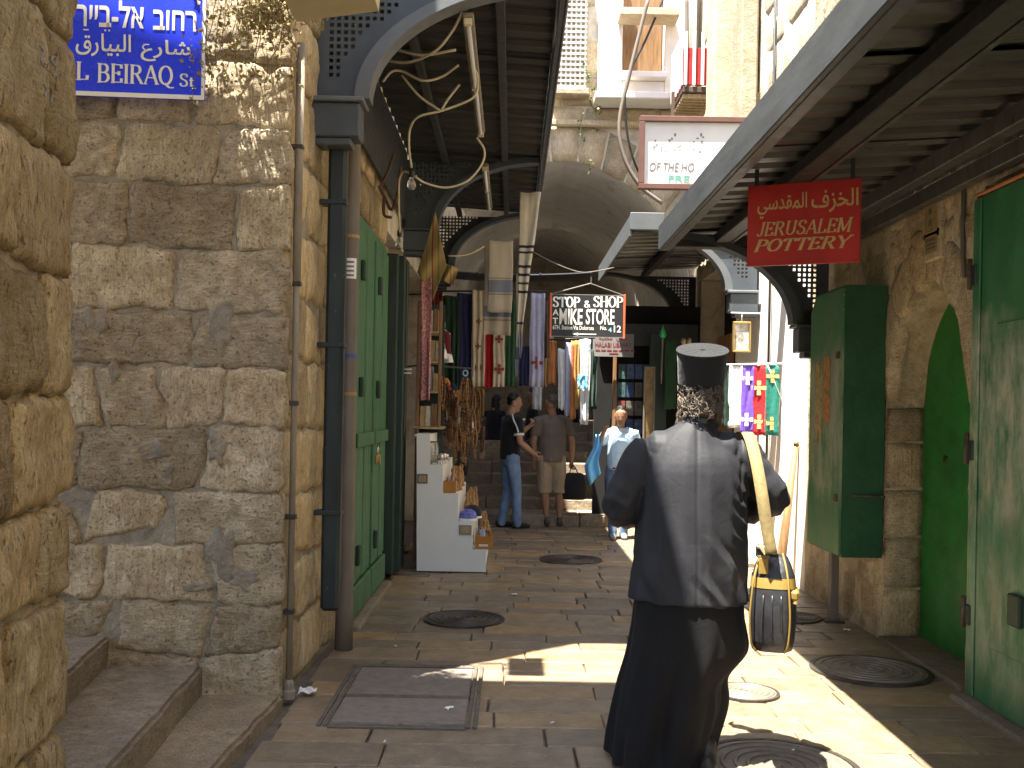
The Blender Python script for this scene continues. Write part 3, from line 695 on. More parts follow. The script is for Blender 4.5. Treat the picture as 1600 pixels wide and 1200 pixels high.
# ================================================================== sunlit house beyond, on the right
sh = thing('sunlit_house', 'whitewashed sunlit house wall behind the hanging embroidered scarves', 'building', (2.8, 12, 0))
bx('street_wall', (RX, 2.99, 8.725, 11.6, -.05, 3.39), M['whitewash'], sh)
bx('upper_wall', (RX, 2.99, 8.725, AY_, 3.4, 9), M['plaster'], sh)
bx('wall_return', (RX - .0, 2.99, 13.8, AY_, -.05, 3.39), M['plaster'], sh)
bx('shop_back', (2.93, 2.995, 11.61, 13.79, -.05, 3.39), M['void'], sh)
rng = random.Random(33)
masonry(sh, (RX + .01, 0, 0), (0, 1, 0), (-1, 0, 0), 8.73, 14.3, [3.4, 3.85, 4.3, 4.75, 5.2, 5.65, 6.1, 6.6, 7.1], (.5, .95), M['pale'], rng=rng, depth=.012, bulge=.008, rough=.012, corner=.05, cell=.16, patch=0, gap=(.004, .008))
tag(tb('rain_pipe', [(2.57, 9.98, -.0), (2.57, 9.98, 3.6), (2.57, 9.98, 8)], .014, M['darksteel'], None, 10), 'dark vertical rain pipe on the sunlit white wall', 'pipe')
pil = thing('added_pier', 'projecting stone pier added above the right-hand canopy to cast shade strips', 'pier', (2.4, 11.5, 3.6))
for a, b, d in ((10.62, 11.25, .22), (11.75, 12.25, .28)):
    bx('pier_shaft', (RX - d, RX - .035, a, b, 3.75, 8.2), M['pale'], pil, .02)  # added to break the sunlit upper wall with strips of shade
bal = thing('red_balcony', 'small balcony with red boards and white slats high above the passage', 'balcony', (2.3, 12.9, 5.6))
bx('balcony_floor', (2.14, RX - .04, 12.9, 13.8, 5.72, 5.80), M['rust'], bal, .01)
for k in range(7): bx('underside_slat', (2.15, RX - .05, 12.95 + k * .12, 13.01 + k * .12, 5.66, 5.718), M['palewood'], bal, .005)
for k in range(6): bx('railing_slat', (2.115, 2.138, 12.9 + k * .16, 12.95 + k * .16, 5.81, 6.5), M['white'], bal, .004)
for k in range(4): bx('railing_slat', (2.15 + k * .11, 2.19 + k * .11, 12.87, 12.895, 5.81, 6.5), M['white'], bal, .004)
bx('red_board', (2.145, RX - .05, 12.90, 12.94, 5.82, 6.3), M['signred'], bal, .004); bx('red_board', (2.142, 2.18, 12.95, 13.8, 5.82, 6.3), M['signred'], bal, .004)

# ================================================================== vaulted passage building closing the street
ah = thing('arch_house', 'stone house with a pointed plastered vault over the street', 'building', (.75, 16.2, 0))
AX, AHW, AZS, AZA, AY = .70, 1.9, 3.0, 5.19, 14.35
_h = AZA - AZS; _r = (AHW * AHW + _h * _h) / (2 * AHW)
def va(x, hw=AHW): 
    d = abs(x - AX); return AZS + math.sqrt(max(0, _r * _r - (d + _r - hw) ** 2))
n = 28; xs = [AX - AHW + 2 * AHW * i / n for i in range(n + 1)]
m = MB()
for i in range(n):
    a, b = xs[i], xs[i + 1]; m.add([(a, AY, va(a)), (b, AY, va(b)), (b, AY, 9.5), (a, AY, 9.5)], [(0, 1, 2, 3)])
for a, b in ((-4, AX - AHW), (AX + AHW, 6)): m.add([(a, AY, 0), (b, AY, 0), (b, AY, 9.5), (a, AY, 9.5)], [(0, 1, 2, 3)])
m.build('front_wall', M['plaster'], ah, fix=False)
m = MB()
prof = [(AX + AHW, 0)] + [(x, va(x)) for x in xs[::-1]] + [(AX - AHW, 0)]
m.sheet(lambda u, v: (prof[int(round(u * (len(prof) - 1)))][0], AY + .001 + 5.4 * v, prof[int(round(u * (len(prof) - 1)))][1]), len(prof) - 1, 6)
m.build('vault_soffit', M['vault'], ah, fix=False)
m = MB(); m.sheet(lambda u, v: (prof[int(round(u * (len(prof) - 1)))][0], AY + 6.3 + 6.7 * v, prof[int(round(u * (len(prof) - 1)))][1] + (.55 if prof[int(round(u * (len(prof) - 1)))][1] > .1 else 0)), len(prof) - 1, 6)
m.build('inner_vault_soffit', M['vault'], ah, fix=False)
bx('passage_end', (-4, 6, AY + 13, AY + 13.3, 0, 9), M['plaster'], ah)
bx('roof_slab', (-4, 6, AY + .05, AY + 5.4, 7.2, 7.5), M['plaster'], ah); bx('roof_slab', (-4, 6, AY + 6.3, AY + 13.2, 7.2, 7.5), M['plaster'], ah)
bx('added_shaft_wall', (-4, 6, AY + 6.3, AY + 6.4, 5.78, 7.19), M['plaster'], ah); bx('added_shaft_wall', (-4, 6, AY + 5.3, AY + 5.399, 5.22, 7.19), M['plaster'], ah)  # added shaft: the roof gap lets in daylight to brighten the vault
for s in (-1, 1):
    a0, a1 = sorted((AX + s * (AHW + .02), AX + s * (AHW + 2.3))); bx('passage_side', (a0, a1, AY + .02, AY + 13, 0, 7.19), M['plaster'], ah)
# voussoirs
aa = [i / 17 for i in range(18)]
def on_arch(t_):
    x = AX - AHW + 2 * AHW * t_; return x, va(x)
ring = []
L = [0]; P_ = [on_arch(i / 200) for i in range(201)]
for i in range(200): L.append(L[-1] + math.dist(P_[i], P_[i + 1]))
def at_len(l):
    for i in range(200):
        if L[i + 1] >= l: return P_[i]
    return P_[-1]
for k in range(17):
    q0, q1 = at_len(L[-1] * k / 17 + .01), at_len(L[-1] * (k + 1) / 17 - .01)
    def o_(q):
        d = Vector((q[0] - AX, q[1] - AZS + .3)).normalized(); return [q[0] + d.x * .5, q[1] + d.y * .55]
    put_stone(ah, [list(q0), o_(q0), o_(q1), list(q1)] if q0[0] > 99 else [list(q0), list(q1), o_(q1), o_(q0)], Vector((0, AY - .005, 0)), Vector((1, 0, 0)), Vector((0, -1, 0)), M['pale'], depth=.02, bulge=.008, rough=.01, corner=.04, name='arch_stone', cell=.12)
rng = random.Random(17)
def far_from_arch(cu, cz, a, b, z0, z1):
    x = max(AX - AHW, min(AX + AHW, cu)); return z0 > va(x) + .42 and not (1.0 < cu < 2.7 and cz > 5.9)
masonry(ah, (0, AY - .004, 0), (1, 0, 0), (0, -1, 0), -1.2, 2.62, [3.9, 4.3, 4.75, 5.2, 5.65, 5.95, 6.4, 6.9, 7.4, 7.9], (.4, .8), M['pale'], rng=rng, keep=far_from_arch, depth=.015, bulge=.006, rough=.014, corner=.05, cell=.07, patch=0, gap=(.004, .009))
bx('string_course', (-1.2, 2.58, AY - .12, AY - .03, 5.64, 5.73), M['pale'], ah, .02)
wb = thing('window_bay', 'whitewashed window bay with projecting sill above the arch', 'window', (1.75, 14, 5.95))
bx('sill_slab', (1.08, 2.52, AY - .5, AY - .03, 5.93, 6.03), M['whitewash'], wb, .015)
for r_ in ((1.14, 1.46, 6.035, 8.0), (2.06, 2.50, 6.035, 8.0), (1.465, 2.055, 6.035, 6.22)): bx('bay_wall', (r_[0], r_[1], AY - .36, AY - .03, r_[2], r_[3]), M['whitewash'], wb, .01)
bx('shaded_recess_panel', (1.47, 2.05, AY - .14, AY - .06, 6.23, 8.0), M['wood'], wb, .01)  # brown panel colours in the shade of the window recess
bx('inner_sill', (1.44, 2.08, AY - .52, AY - .16, 6.225, 6.31), M['whitewash'], wb, .01)
bx('hood', (1.38, 2.2, AY - .75, AY - .37, 7.0, 7.1), M['pale'], wb, .01)
lw = thing('lattice_window', 'white lattice window screen above the arch beside the left canopy', 'window', (.85, AY - .05, 6.2))
bx('window_back', (.52, .98, AY - .1, AY - .03, 6.15, 8.0), M['palewood'], lw)
for k in range(7): bx('lattice_bar', (.53 + k * .068, .555 + k * .068, AY - .135, AY - .102, 6.16, 7.95), M['white'], lw)
for k in range(22): bx('lattice_bar', (.53, .97, AY - .168, AY - .137, 6.18 + k * .078, 6.205 + k * .078), M['white'], lw)
bx('lattice_sill', (.46, 1.04, AY - .25, AY - .03, 6.05, 6.145), M['pale'], lw, .015)
# creeper on the arch wall
# ================================================================== metal canopies
def bracket(parent, xw, xo, zb, zt, Y, d, mat, edge, bh=.24, bw=.30):
    """curved perforated bracket standing across the street at Y; d = +1 grows to +x"""
    X = lambda u: xw + d * u
    L = abs(xo - xw); z0 = zb + bh; a, b = L - bw, zt - z0 - .03
    root = MB().box(min(X(0), X(bw)), max(X(0), X(bw)), Y - .09, Y + .09, zb, z0, .008).build('bracket', mat, parent)
    bx('ledge', (min(X(-.0), X(bw + .025)), max(X(-.0), X(bw + .025)), Y - .115, Y + .115, z0 + .001, z0 + .03), edge, root, .006)
    bx('ledge', (min(X(0), X(bw - .05)), max(X(0), X(bw - .05)), Y - .075, Y + .075, zb - .045, zb - .001), mat, root, .006)
    p, h = .042, .024
    def lines(n): 
        out = [0.0]
        for i in range(n): out += [i * p + (p - h), (i + 1) * p]
        return out
    us = lines(int(L / p)); vs = lines(int((zt - z0 - .03) / p))
    ell = lambda u, v: ((L - u) / a) ** 2 + (v / b) ** 2
    m = MB()
    for i in range(len(us) - 1):
        for j in range(len(vs) - 1):
            cu, cv = (us[i] + us[i + 1]) / 2, (vs[j] + vs[j + 1]) / 2
            if ell(cu, cv) < 1.0: continue
            hole = i % 2 == 1 and j % 2 == 1 and ell(cu, cv) > 1.30 and .10 < cu < L - .1 and .12 < cv < (zt - z0) - .07
            q = [(us[i], vs[j]), (us[i + 1], vs[j]), (us[i + 1], vs[j + 1]), (us[i], vs[j + 1])]
            if hole:
                for k in range(4):
                    (u0, v0), (u1, v1) = q[k], q[(k + 1) % 4]
                    m.add([(X(u0), Y - .006, z0 + .03 + v0), (X(u1), Y - .006, z0 + .03 + v1), (X(u1), Y + .006, z0 + .03 + v1), (X(u0), Y + .006, z0 + .03 + v0)], [(0, 1, 2, 3)])
                continue
            for s in (-1, 1): m.add([(X(u), Y + s * .006, z0 + .03 + v) for u, v in q], [(0, 1, 2, 3)])
    m.build('perforated_plate', mat, root, fix=False)
    N = 28; secs = []
    for i in range(N + 1):
        t = math.pi / 2 * i / N; c, s = math.cos(t), math.sin(t)
        r = [(X(L - k * a * c), Y + y, z0 + .03 + k * b * s) for k, y in ((.955, -.075), (1.03, -.075), (1.03, .075), (.955, .075))]
        secs.append(r)
    MB().rings(secs).build('curved_flange', edge, root)
    return root
def corrugated(name, x0, x1, y0, y1, z0, z1, mat, parent, pitch=.27, dep=.032):
    """ribbed sheet: ribs run along x; z0 at x0, z1 at x1"""
    prof = []; y = y0
    while y < y1 - 1e-4:
        for f, h in ((0, 0), (.42, 0), (.5, 1), (.92, 1)):
            yy = y + f * pitch
            if yy <= y1: prof.append((yy, h * dep))
        y += pitch
    prof.append((y1, 0)); n = len(prof) - 1
    return MB().sheet(lambda u, v: (x0 + (x1 - x0) * v, prof[int(round(u * n))][0], z0 + (z1 - z0) * v + prof[int(round(u * n))][1]), n, 1, (0, 0, .004)).build(name, mat, parent, fix=False)

lc = thing('left_canopy', 'dark corrugated metal canopy with curved perforated brackets over the left shops', 'canopy', (-.5, 9, 3.1))
for Y in (5.86, 10.0): bracket(lc, LX - .07 if Y < 6 else LX + .03, .25, 3.12, 4.06, Y, 1, M['bluegrey'], M['lightgrey'] if Y < 6 else M['bluegrey'], .2, .3)
bracket(lc, LX + .03, .25, 3.12, 4.06, 12.75, 1, M['darksteel'], M['bluegrey'])
bx('fascia', (.235, .275, 5.75, 12.85, 3.98, 4.20), M['bluegrey'], lc, .006)
bx('fascia_lip', (.276, .292, 5.75, 12.85, 3.975, 4.03), M['lightgrey'], lc, .004)
for a, b in ((5.87, 7.2), (7.2, 8.55), (8.55, 9.9), (9.9, 11.25), (11.25, 12.8)):
    corrugated('roof_sheet', LX + .02, .234, a + .002, b + .03, 4.17, 4.09, M['sheetdark'], lc)
for xx in (-.72, -.12): bx('purlin', (xx - .03, xx + .03, 5.85, 12.8, 4.02, 4.085), M['darksteel'], lc, .004)
bx('wall_valance', (LX + .035, LX + .06, 6.05, 9.9, 3.42, 4.08), M['darksteel'], lc, .004)
bx('wall_valance', (LX + .035, LX + .06, 10.12, 12.65, 3.35, 4.08), M['darksteel'], lc, .004)
# light fittings hanging below it
for k, (ya_, yb_, lab_) in enumerate(((5.95, 8.45, 'long pale strip light fitting under the left canopy, nearest'), (9.6, 11.6, 'second strip light fitting under the left canopy, behind the cables'))):
    t = thing('strip_light', lab_, 'light', (-.31, ya_, 3.9), 0, 'strip lights under the left canopy')
    bx('tray', (-.345, -.275, ya_, yb_, 3.90, 3.93), M['conduit'], t, .006)
    tb('tube', [(-.31, ya_ + .05, 3.882), (-.31, yb_ - .05, 3.882)], .016, M['white'], t, 8)
    for y in (ya_ + .03, (ya_ + yb_) / 2, yb_ - .03): bx('tube_holder', (-.335, -.285, y - .02, y + .02, 3.86, 3.90), M['cream'], t, .004)
    for y in (ya_ + .3, yb_ - .3): tb('hanger', [(-.31, y, 3.93), (-.31, y, 4.1)], .006, M['darksteel'], t, 6)
def W(*pp): return [atY(px, py, Y) for px, py, Y in pp]
cab = 'sagging cream cable '
CAB = [
 (W((617, 77, 6.6), (660, 86, 6.4), (712, 78, 6.3)), 'slack across the top of the left canopy'),
 (W((605, 95, 6.6), (640, 97, 6.4), (680, 80, 6.2), (706, 50, 6.1), (722, 20, 6.0)), 'rising to the near end of the strip light'),
 (W((598, 128, 6.8), (612, 112, 6.8), (630, 112, 6.8), (660, 126, 6.7), (690, 120, 6.7), (716, 102, 6.6)), 'hooked up beside the bracket'),
 (W((628, 118, 7.0), (655, 150, 7.0), (688, 173, 7.0)), 'slanting down from the bracket to the join'),
 (W((718, 132, 7.0), (700, 155, 7.0), (690, 172, 7.0)), 'short, tied to the strip light middle'),
 (W((738, 104, 6.8), (746, 118, 6.9), (744, 145, 7.0), (730, 158, 7.0), (690, 173, 7.0), (655, 182, 7.0), (641, 200, 7.1), (639, 230, 7.2), (643, 262, 7.3)), 'feeding the nearer hanging bulb'),
 (W((745, 215, 7.4), (757, 235, 7.4), (752, 258, 7.4), (730, 283, 7.4), (697, 293, 7.4), (665, 286, 7.35), (648, 276, 7.3), (632, 268, 7.5), (624, 280, 7.7), (623, 310, 8.0), (624, 345, 8.2), (625, 365, 8.3)), 'looping low to the further hanging bulb'),
 (W((700, 400, 10.3), (730, 398, 10.3), (757, 385, 10.3)), 'short one behind the yellow cloth')]
for pts, l_ in CAB:
    tag(tb('cable', pts, .0085, M['cream'], None, 6, curve=6), cab + l_, 'cable', 'cables under the left canopy')
for (px, py, Y, l_) in ((643, 285, 7.3, 'bare light bulb hanging nearest under the left canopy'), (624, 377, 8.3, 'bare light bulb hanging lower by the green door top')):
    p = atY(px, py, Y); t = thing('light_bulb', l_, 'bulb', p)
    MB().lathe([(.004, -.055), (.022, -.05), (.032, -.03), (.033, -.012), (.024, .012), (.015, .03), (.014, .04)], p.x, p.y, 14, p.z).build('glass', M['glass'], t, smooth=True)
    MB().lathe([(.016, .036), (.019, .04), (.019, .085), (.008, .1)], p.x, p.y, 12, p.z).build('socket', M['black'], t)
# bent iron scraps on the wall by the green doors
t = thing('iron_wall_bracket', 'rusty bent iron wall bracket above the left green doors', 'bracket', (-1.1, 8.0, 3.1))
for pts in (W((616, 240, 8.1), (605, 270, 8.1), (596, 290, 8.1)), W((592, 290, 8.1), (602, 310, 8.1), (612, 328, 8.1), (622, 300, 8.1), (626, 262, 8.1)), W((600, 306, 8.1), (600, 335, 8.1), (612, 340, 8.1))):
    MB().tube(catmull(pts, 4), .014, 6).build('iron_strap', M['rust'], t)

# right canopy, near section
rc = thing('near_right_canopy', 'grey corrugated metal canopy reaching over the street from the right', 'canopy', (2, 4, 2.9))
CX = 1.19
M['fasciagrey'] = plain('weathered_blue_grey_fascia', (.055, .062, .068), .45, .25, 4, .15, 20, dirt=((.2, .2, .19), 16, .66, .8), vec=(1, .6, 3))
bx('fascia', (CX, CX + .03, .6, 8.25, 2.895, 3.10), M['fasciagrey'], rc, .005)
bx('fascia_lip', (CX + .031, CX + .10, .6, 8.25, 2.895, 2.915), M['bluegrey'], rc, .004)
ys = [.62, 2.4, 4.1, 5.5, 6.9, 8.2]
for a, b in zip(ys, ys[1:]): corrugated('roof_sheet', CX + .031, RX - .012, a, b + .03, 3.02, 3.11, M['sheetmetal'], rc, .25, .03)
bx('purlin', (1.62, 1.74, .62, 8.2, 2.935, 3.015), M['darksteel'], rc, .006)
bx('purlin', (1.745, 1.77, .62, 8.2, 2.93, 2.95), M['sheetmetal'], rc, .003)
bx('wall_rail', (2.36, 2.44, .62, 8.2, 2.95, 3.05), M['sheetmetal'], rc, .006)
bx('wall_rail', (2.50, RX - .03, .62, 8.2, 2.86, 2.96), M['sheetmetal'], rc, .006)
bracket(rc, RX - .03, CX + .05, 2.06, 3.0, 8.12, -1, M['bluegrey'], M['bluegrey'], .2, .26)
bx('end_beam', (CX + .04, RX - .04, 8.06, 8.18, 2.9, 3.0), M['darksteel'], rc, .005)
# right canopy, far section
fc = thing('far_right_canopy', 'pale-edged metal canopy further up on the right, beyond the white sign', 'canopy', (2, 12, 3.2))
FXc = 1.20
bx('fascia', (FXc, FXc + .03, 10.45, 14.2, 3.40, 3.62), M['lightgrey'], fc, .005)
bx('gutter_end', (FXc - .0, FXc + .36, 10.38, 10.448, 3.46, 3.64), M['lightgrey'], fc, .006)
for a, b in ((10.5, 11.8), (11.8, 13.0), (13.0, 14.15)): corrugated('roof_sheet', FXc + .031, RX - .012, a, b + .03, 3.55, 3.62, M['sheetmetal'], fc, .25, .03)
bx('purlin', (1.8, 1.88, 10.5, 14.15, 3.46, 3.54), M['darksteel'], fc, .006)
bx('front_beam', (FXc + .04, RX - .04, 10.46, 10.54, 3.44, 3.54), M['darksteel'], fc, .005)
bracket(fc, RX - .03, FXc + .05, 2.62, 3.5, 10.52, -1, M['bluegrey'], M['lightgrey'], .2, .3)
bracket(fc, RX - .03, FXc + .05, 2.7, 3.5, 14.05, -1, M['darksteel'], M['darksteel'], .2, .3)
# lamp on an arm above the corner (its shadow falls on the sunlit slabs)
t = thing('wall_lamp', 'square street lamp on a thin arm above the corner', 'lamp', (-.9, 5.2, 4.3))
tb('arm', [(-1.2, 5.12, 4.32), (-1.08, 5.13, 4.35), (-1.0, 5.14, 4.335)], .014, M['darksteel'], t, 8)
bx('lamp_head', (-1.03, -.81, 4.88, 5.30, 4.28, 4.33), M['darksteel'], t, .01)
# edge of a beige awning at the top of the picture
p0, p1 = atY(452, 14, 4.55), atY(585, -3, 4.55)
t = tag(MB().prism([(p0.x, p0.z), (p1.x, p1.z), (p1.x + .02, p1.z + .25), (p0.x, p0.z + .25)], .3, 'y', 4.4).build('awning_box', plain('beige_awning', (.45, .38, .22), .7, .1, 6, .1), None), 'beige box edge hanging into the top of the picture above the bracket', 'awning')

# ================================================================== lettering
def arc(cx, cy, rx, ry, a0, a1, n=14):
    return [(cx + rx * math.cos(R(a0 + (a1 - a0) * i / n)), cy + ry * math.sin(R(a0 + (a1 - a0) * i / n))) for i in range(n + 1)]
def sm(*p): return [(v.x, v.y) for v in catmull([Vector((a, b, 0)) for a, b in p], 4)]
GLY = {
 'A': (.84, [[(.06, 0), (.40, 1)], [(.40, 1), (.78, 0)], [(.18, .34), (.66, .34)]], [(.06, 0), (.78, 0)]),
 'B': (.78, [[(.16, 0), (.16, 1)], [(.16, .97)] + arc(.4, .76, .22, .22, 90, -90) + [(.16, .54)], [(.16, .52)] + arc(.42, .27, .26, .25, 90, -90) + [(.16, .02)]], [(.16, 0), (.16, 1)]),
 'E': (.74, [[(.16, 0), (.16, 1)], [(.16, .97), (.64, .97)], [(.16, .52), (.5, .52)], [(.16, .03), (.66, .03)], [(.64, .98), (.64, .78)], [(.66, .02), (.66, .24)], [(.5, .63), (.5, .41)]], [(.16, 0), (.16, 1)]),
 'H': (.92, [[(.16, 0), (.16, 1)], [(.74, 0), (.74, 1)], [(.16, .52), (.74, .52)]], [(.16, 0), (.16, 1), (.74, 0), (.74, 1)]),
 'I': (.34, [[(.17, 0), (.17, 1)]], [(.17, 0), (.17, 1)]),
 'J': (.56, [[(.4, 1), (.4, .22)] + arc(.23, .2, .17, .2, 0, -170, 10)], [(.4, 1)]),
 'L': (.70, [[(.16, 0), (.16, 1)], [(.16, .03), (.62, .03)], [(.62, .02), (.64, .26)]], [(.16, 0), (.16, 1)]),
 'M': (1.08, [[(.15, 0), (.15, 1)], [(.17, 1), (.54, .06)], [(.54, .06), (.9, 1)], [(.92, 0), (.92, 1)]], [(.15, 0), (.92, 0), (.15, 1), (.92, 1)]),
 'O': (.86, [arc(.43, .5, .35, .49, 0, 360, 30)], []),
 'P': (.74, [[(.16, 0), (.16, 1)], [(.16, .97)] + arc(.4, .73, .25, .24, 90, -90) + [(.16, .49)]], [(.16, 0), (.16, 1)]),
 'Q': (.88, [arc(.43, .5, .35, .49, 0, 360, 30), sm((.4, .06), (.55, -.08), (.7, -.16), (.92, -.15))], []),
 'R': (.84, [[(.16, 0), (.16, 1)], [(.16, .97)] + arc(.4, .75, .23, .22, 90, -90) + [(.16, .53)], [(.40, .53), (.74, 0)]], [(.16, 0), (.16, 1), (.76, 0)]),
 'S': (.70, [sm((.58, .76), (.55, .92), (.36, .99), (.17, .92), (.11, .75), (.2, .6), (.48, .45), (.60, .26), (.53, .08), (.33, .01), (.13, .07), (.09, .25))], []),
 'T': (.80, [[(.4, 0), (.4, 1)], [(.07, .97), (.73, .97)], [(.07, .98), (.06, .76)], [(.73, .98), (.74, .76)]], [(.4, 0)]),
 'U': (.90, [[(.17, 1), (.17, .3)] + arc(.44, .29, .27, .28, 180, 360, 12) + [(.71, 1)]], [(.17, 1), (.71, 1)]),
 'Y': (.82, [[(.08, 1), (.41, .47)], [(.74, 1), (.41, .47)], [(.41, .47), (.41, 0)]], [(.08, 1), (.74, 1), (.41, 0)]),
 '&': (.86, [sm((.82, .02), (.22, .72), (.24, .94), (.4, 1), (.54, .9), (.48, .7), (.16, .4), (.12, .16), (.3, .01), (.55, .1), (.76, .45))], []),
 't': (.45, [[(.2, 0), (.2, .72)], [(.04, .5), (.4, .5)], [(.2, .03), (.38, .06)]], []),
 ' ': (.42, [], [])}
def serif_text(s, h, width=None, thick=.15, thin=.055, slant=0.0, track=.03):
    """flat raised letters in the local x-z plane, origin at lower left; returns (MB, width)"""
    m = MB(); x = 0.0; lay = 0; polys = []
    for ch in s:
        w, strokes, ser = GLY[ch]
        for st in strokes:
            Lp, Rp = [], []
            for i, p in enumerate(st):
                a, b = st[max(0, i - 1)], st[min(len(st) - 1, i + 1)]
                if st[0] == st[-1] or (abs(st[0][0] - st[-1][0]) + abs(st[0][1] - st[-1][1]) < 1e-6):
                    a, b = st[i - 1] if i else st[-2], st[i + 1] if i < len(st) - 1 else st[1]
                t = Vector((b[0] - a[0], b[1] - a[1])); t = t.normalized() if t.length > 1e-9 else Vector((1, 0))
                k = abs(t.y) if t.x * t.y <= 0 or len(st) > 4 else abs(t.y) * (.35 if abs(t.x) > .2 else 1)
                hw = (thin + (thick - thin) * k) / 2
                Lp.append((p[0] - t.y * hw + x, p[1] + t.x * hw)); Rp.append((p[0] + t.y * hw + x, p[1] - t.x * hw))
            polys += [[Lp[i], Lp[i + 1], Rp[i + 1], Rp[i]] for i in range(len(st) - 1)]; polys.append(None)
        for sx, sy in ser:
            polys.append([(x + sx - .13, sy - thin / 2), (x + sx + .13, sy - thin / 2), (x + sx + .13, sy + thin / 2), (x + sx - .13, sy + thin / 2)]); polys.append(None)
        x += w + track
    sc = (width / (x * h)) if width else 1.0; lay = 0
    for p in polys:
        if p is None: lay = (lay + 1) % 7; continue
        d = .0012 + .00022 * lay
        q = [((a + b * slant) * h * sc, b * h) for a, b in p]
        m.add([(u, -d, v) for u, v in q] + [(u, 0.0005, v) for u, v in q], [(0, 1, 2, 3), (0, 4, 5, 1), (1, 5, 6, 2), (2, 6, 7, 3), (3, 7, 4, 0)])
    return m, x * h * sc
def font_text(s, h, width=None, bold=.0, slant=0.0):
    """lettering from Blender's own typeface as a flat raised mesh; origin lower left"""
    c = bpy.data.curves.new('lettering', 'FONT'); c.body = s; c.size = 1.0; c.offset = bold; c.extrude = .006; c.resolution_u = 3; c.shear = slant
    o = bpy.data.objects.new('lettering', c); COL.objects.link(o); bpy.context.view_layer.update()
    me = bpy.data.meshes.new_from_object(o.evaluated_get(bpy.context.evaluated_depsgraph_get())); bpy.data.objects.remove(o); bpy.data.curves.remove(c)
    xs = [v.co.x for v in me.vertices]; ys_ = [v.co.y for v in me.vertices]
    x0, y0 = min(xs), min(ys_); k = h / (max(ys_) - y0); kx = (width / (max(xs) - x0)) if width else k
    for v in me.vertices: v.co = ((v.co.x - x0) * kx, -.0012 - v.co.z * .08, (v.co.y - y0) * k)
    me.update(); me.flip_normals() if hasattr(me, 'flip_normals') else None
    me.materials.clear()
    return me
def letters(parent, kind, s, x, z, h, mat, width=None, name='lettering', **kw):
    if kind == 'serif': me = serif_text(s, h, width, **kw)[0].mesh('lettering', fix=False)
    else: me = font_text(s, h, width, **kw)
    o = obj(name, me, mat, parent, local=True); o.location = (x, -.011, z); return o

# blue street sign
a, b = atY(112, 150, 4.955), atY(321, 154, 4.995)
yaw = math.atan2(b.y - a.y, b.x - a.x)
sg = thing('street_name_sign', 'blue enamel street name sign in three scripts on the corner house', 'sign', (a.x - .25, a.y - .02, a.z), yaw)
Wd = b.x - a.x + .25
bx('sign_plate', (0, Wd, -.0095, .01, .0, .56), M['signblue'], sg, .004, True)
bx('white_border', (0, Wd, -.0125, -.0098, .0, .022), M['letter'], sg, 0, True)
bx('white_border', (Wd - .016, Wd, -.0125, -.0098, .0225, .56), M['letter'], sg, 0, True)
for z in (.05, .5): MB().lathe([(.012, 0), (.012, .006), (.004, .008)], Wd - .05, -.012, 10, z).build('screw', M['silver'], sg, True)
def sx(px): return atY(px, 80, 4.975).x - a.x + .25
letters(sg, 'serif', 'L', sx(124), .078, .088, M['letter'], thick=.17, thin=.05)
letters(sg, 'serif', 'BEIRAQ', sx(156), .070, .092, M['letter'], width=sx(273) - sx(156), thick=.17, thin=.05)
letters(sg, 'serif', 'St', sx(282), .065, .062, M['letter'], thick=.17, thin=.06)
letters(sg, 'font', '\uFE95\uFEAD\uFE8E\uFEF4\uFE92\uFEDF\uFE8D'.replace('\uFE95', '\uFED5'), sx(123), .197, .115, M['letter'], width=sx(207) - sx(123), bold=.012)
letters(sg, 'font', '\uFEC9\uFEAD\uFE8E\uFEB7', sx(222), .183, .110, M['letter'], width=sx(298) - sx(222), bold=.012)
letters(sg, 'font', 'רייב-לא', sx(122), .345, .135, M['letter'], width=sx(226) - sx(122), bold=.02)
letters(sg, 'font', 'בוחר', sx(240), .342, .10, M['letter'], width=sx(306) - sx(240), bold=.02)
bx('vowel_mark', (sx(134), sx(142), -.0125, -.0098, .325, .331), M['letter'], sg, 0, True)
for q in (166, 172): bx('vowel_mark', (sx(q), sx(q) + .008, -.0125, -.0098, .325, .333), M['letter'], sg, 0, True)

# red pottery sign
a, b = atY(1167, 417, 6.05), atY(1344, 410, 5.78)
yaw = math.atan2(b.y - a.y, b.x - a.x); Wd = math.hypot(b.x - a.x, b.y - a.y); Hh = .49
sg = thing('pottery_sign', 'red hanging pottery shop sign with tan lettering under the right canopy', 'sign', a, yaw)
bx('sign_plate', (0, Wd, -.0095, .012, 0, Hh), M['signred'], sg, .004, True)
bx('bottom_rim', (0, Wd, -.016, -.0098, .0, .012), M['signred'], sg, 0, True)
letters(sg, 'serif', 'POTTERY', .04, .088, .070, M['lettertan'], width=.55, thick=.2, thin=.07, slant=.28)
letters(sg, 'serif', 'JERUSALEM', .055, .182, .080, M['lettertan'], width=.545, thick=.17, thin=.06, slant=.22)
letters(sg, 'font', '\uFEF2\uFEB3\uFEAA\uFED8\uFEE4\uFEDF\uFE8D', .06, .285, .145, M['lettertan'], width=.29, bold=.012)
letters(sg, 'font', '\uFED1\uFEB0\uFEA8\uFEDF\uFE8D'.replace('\uFED1', '\uFED1'), .375, .30, .135, M['lettertan'], width=.265, bold=.012)
for x in (.05, Wd / 2, Wd - .05): bx('hanger', (x - .012, x + .012, -.004, .008, Hh + .001, Hh + .12), M['darksteel'], sg, 0, True)
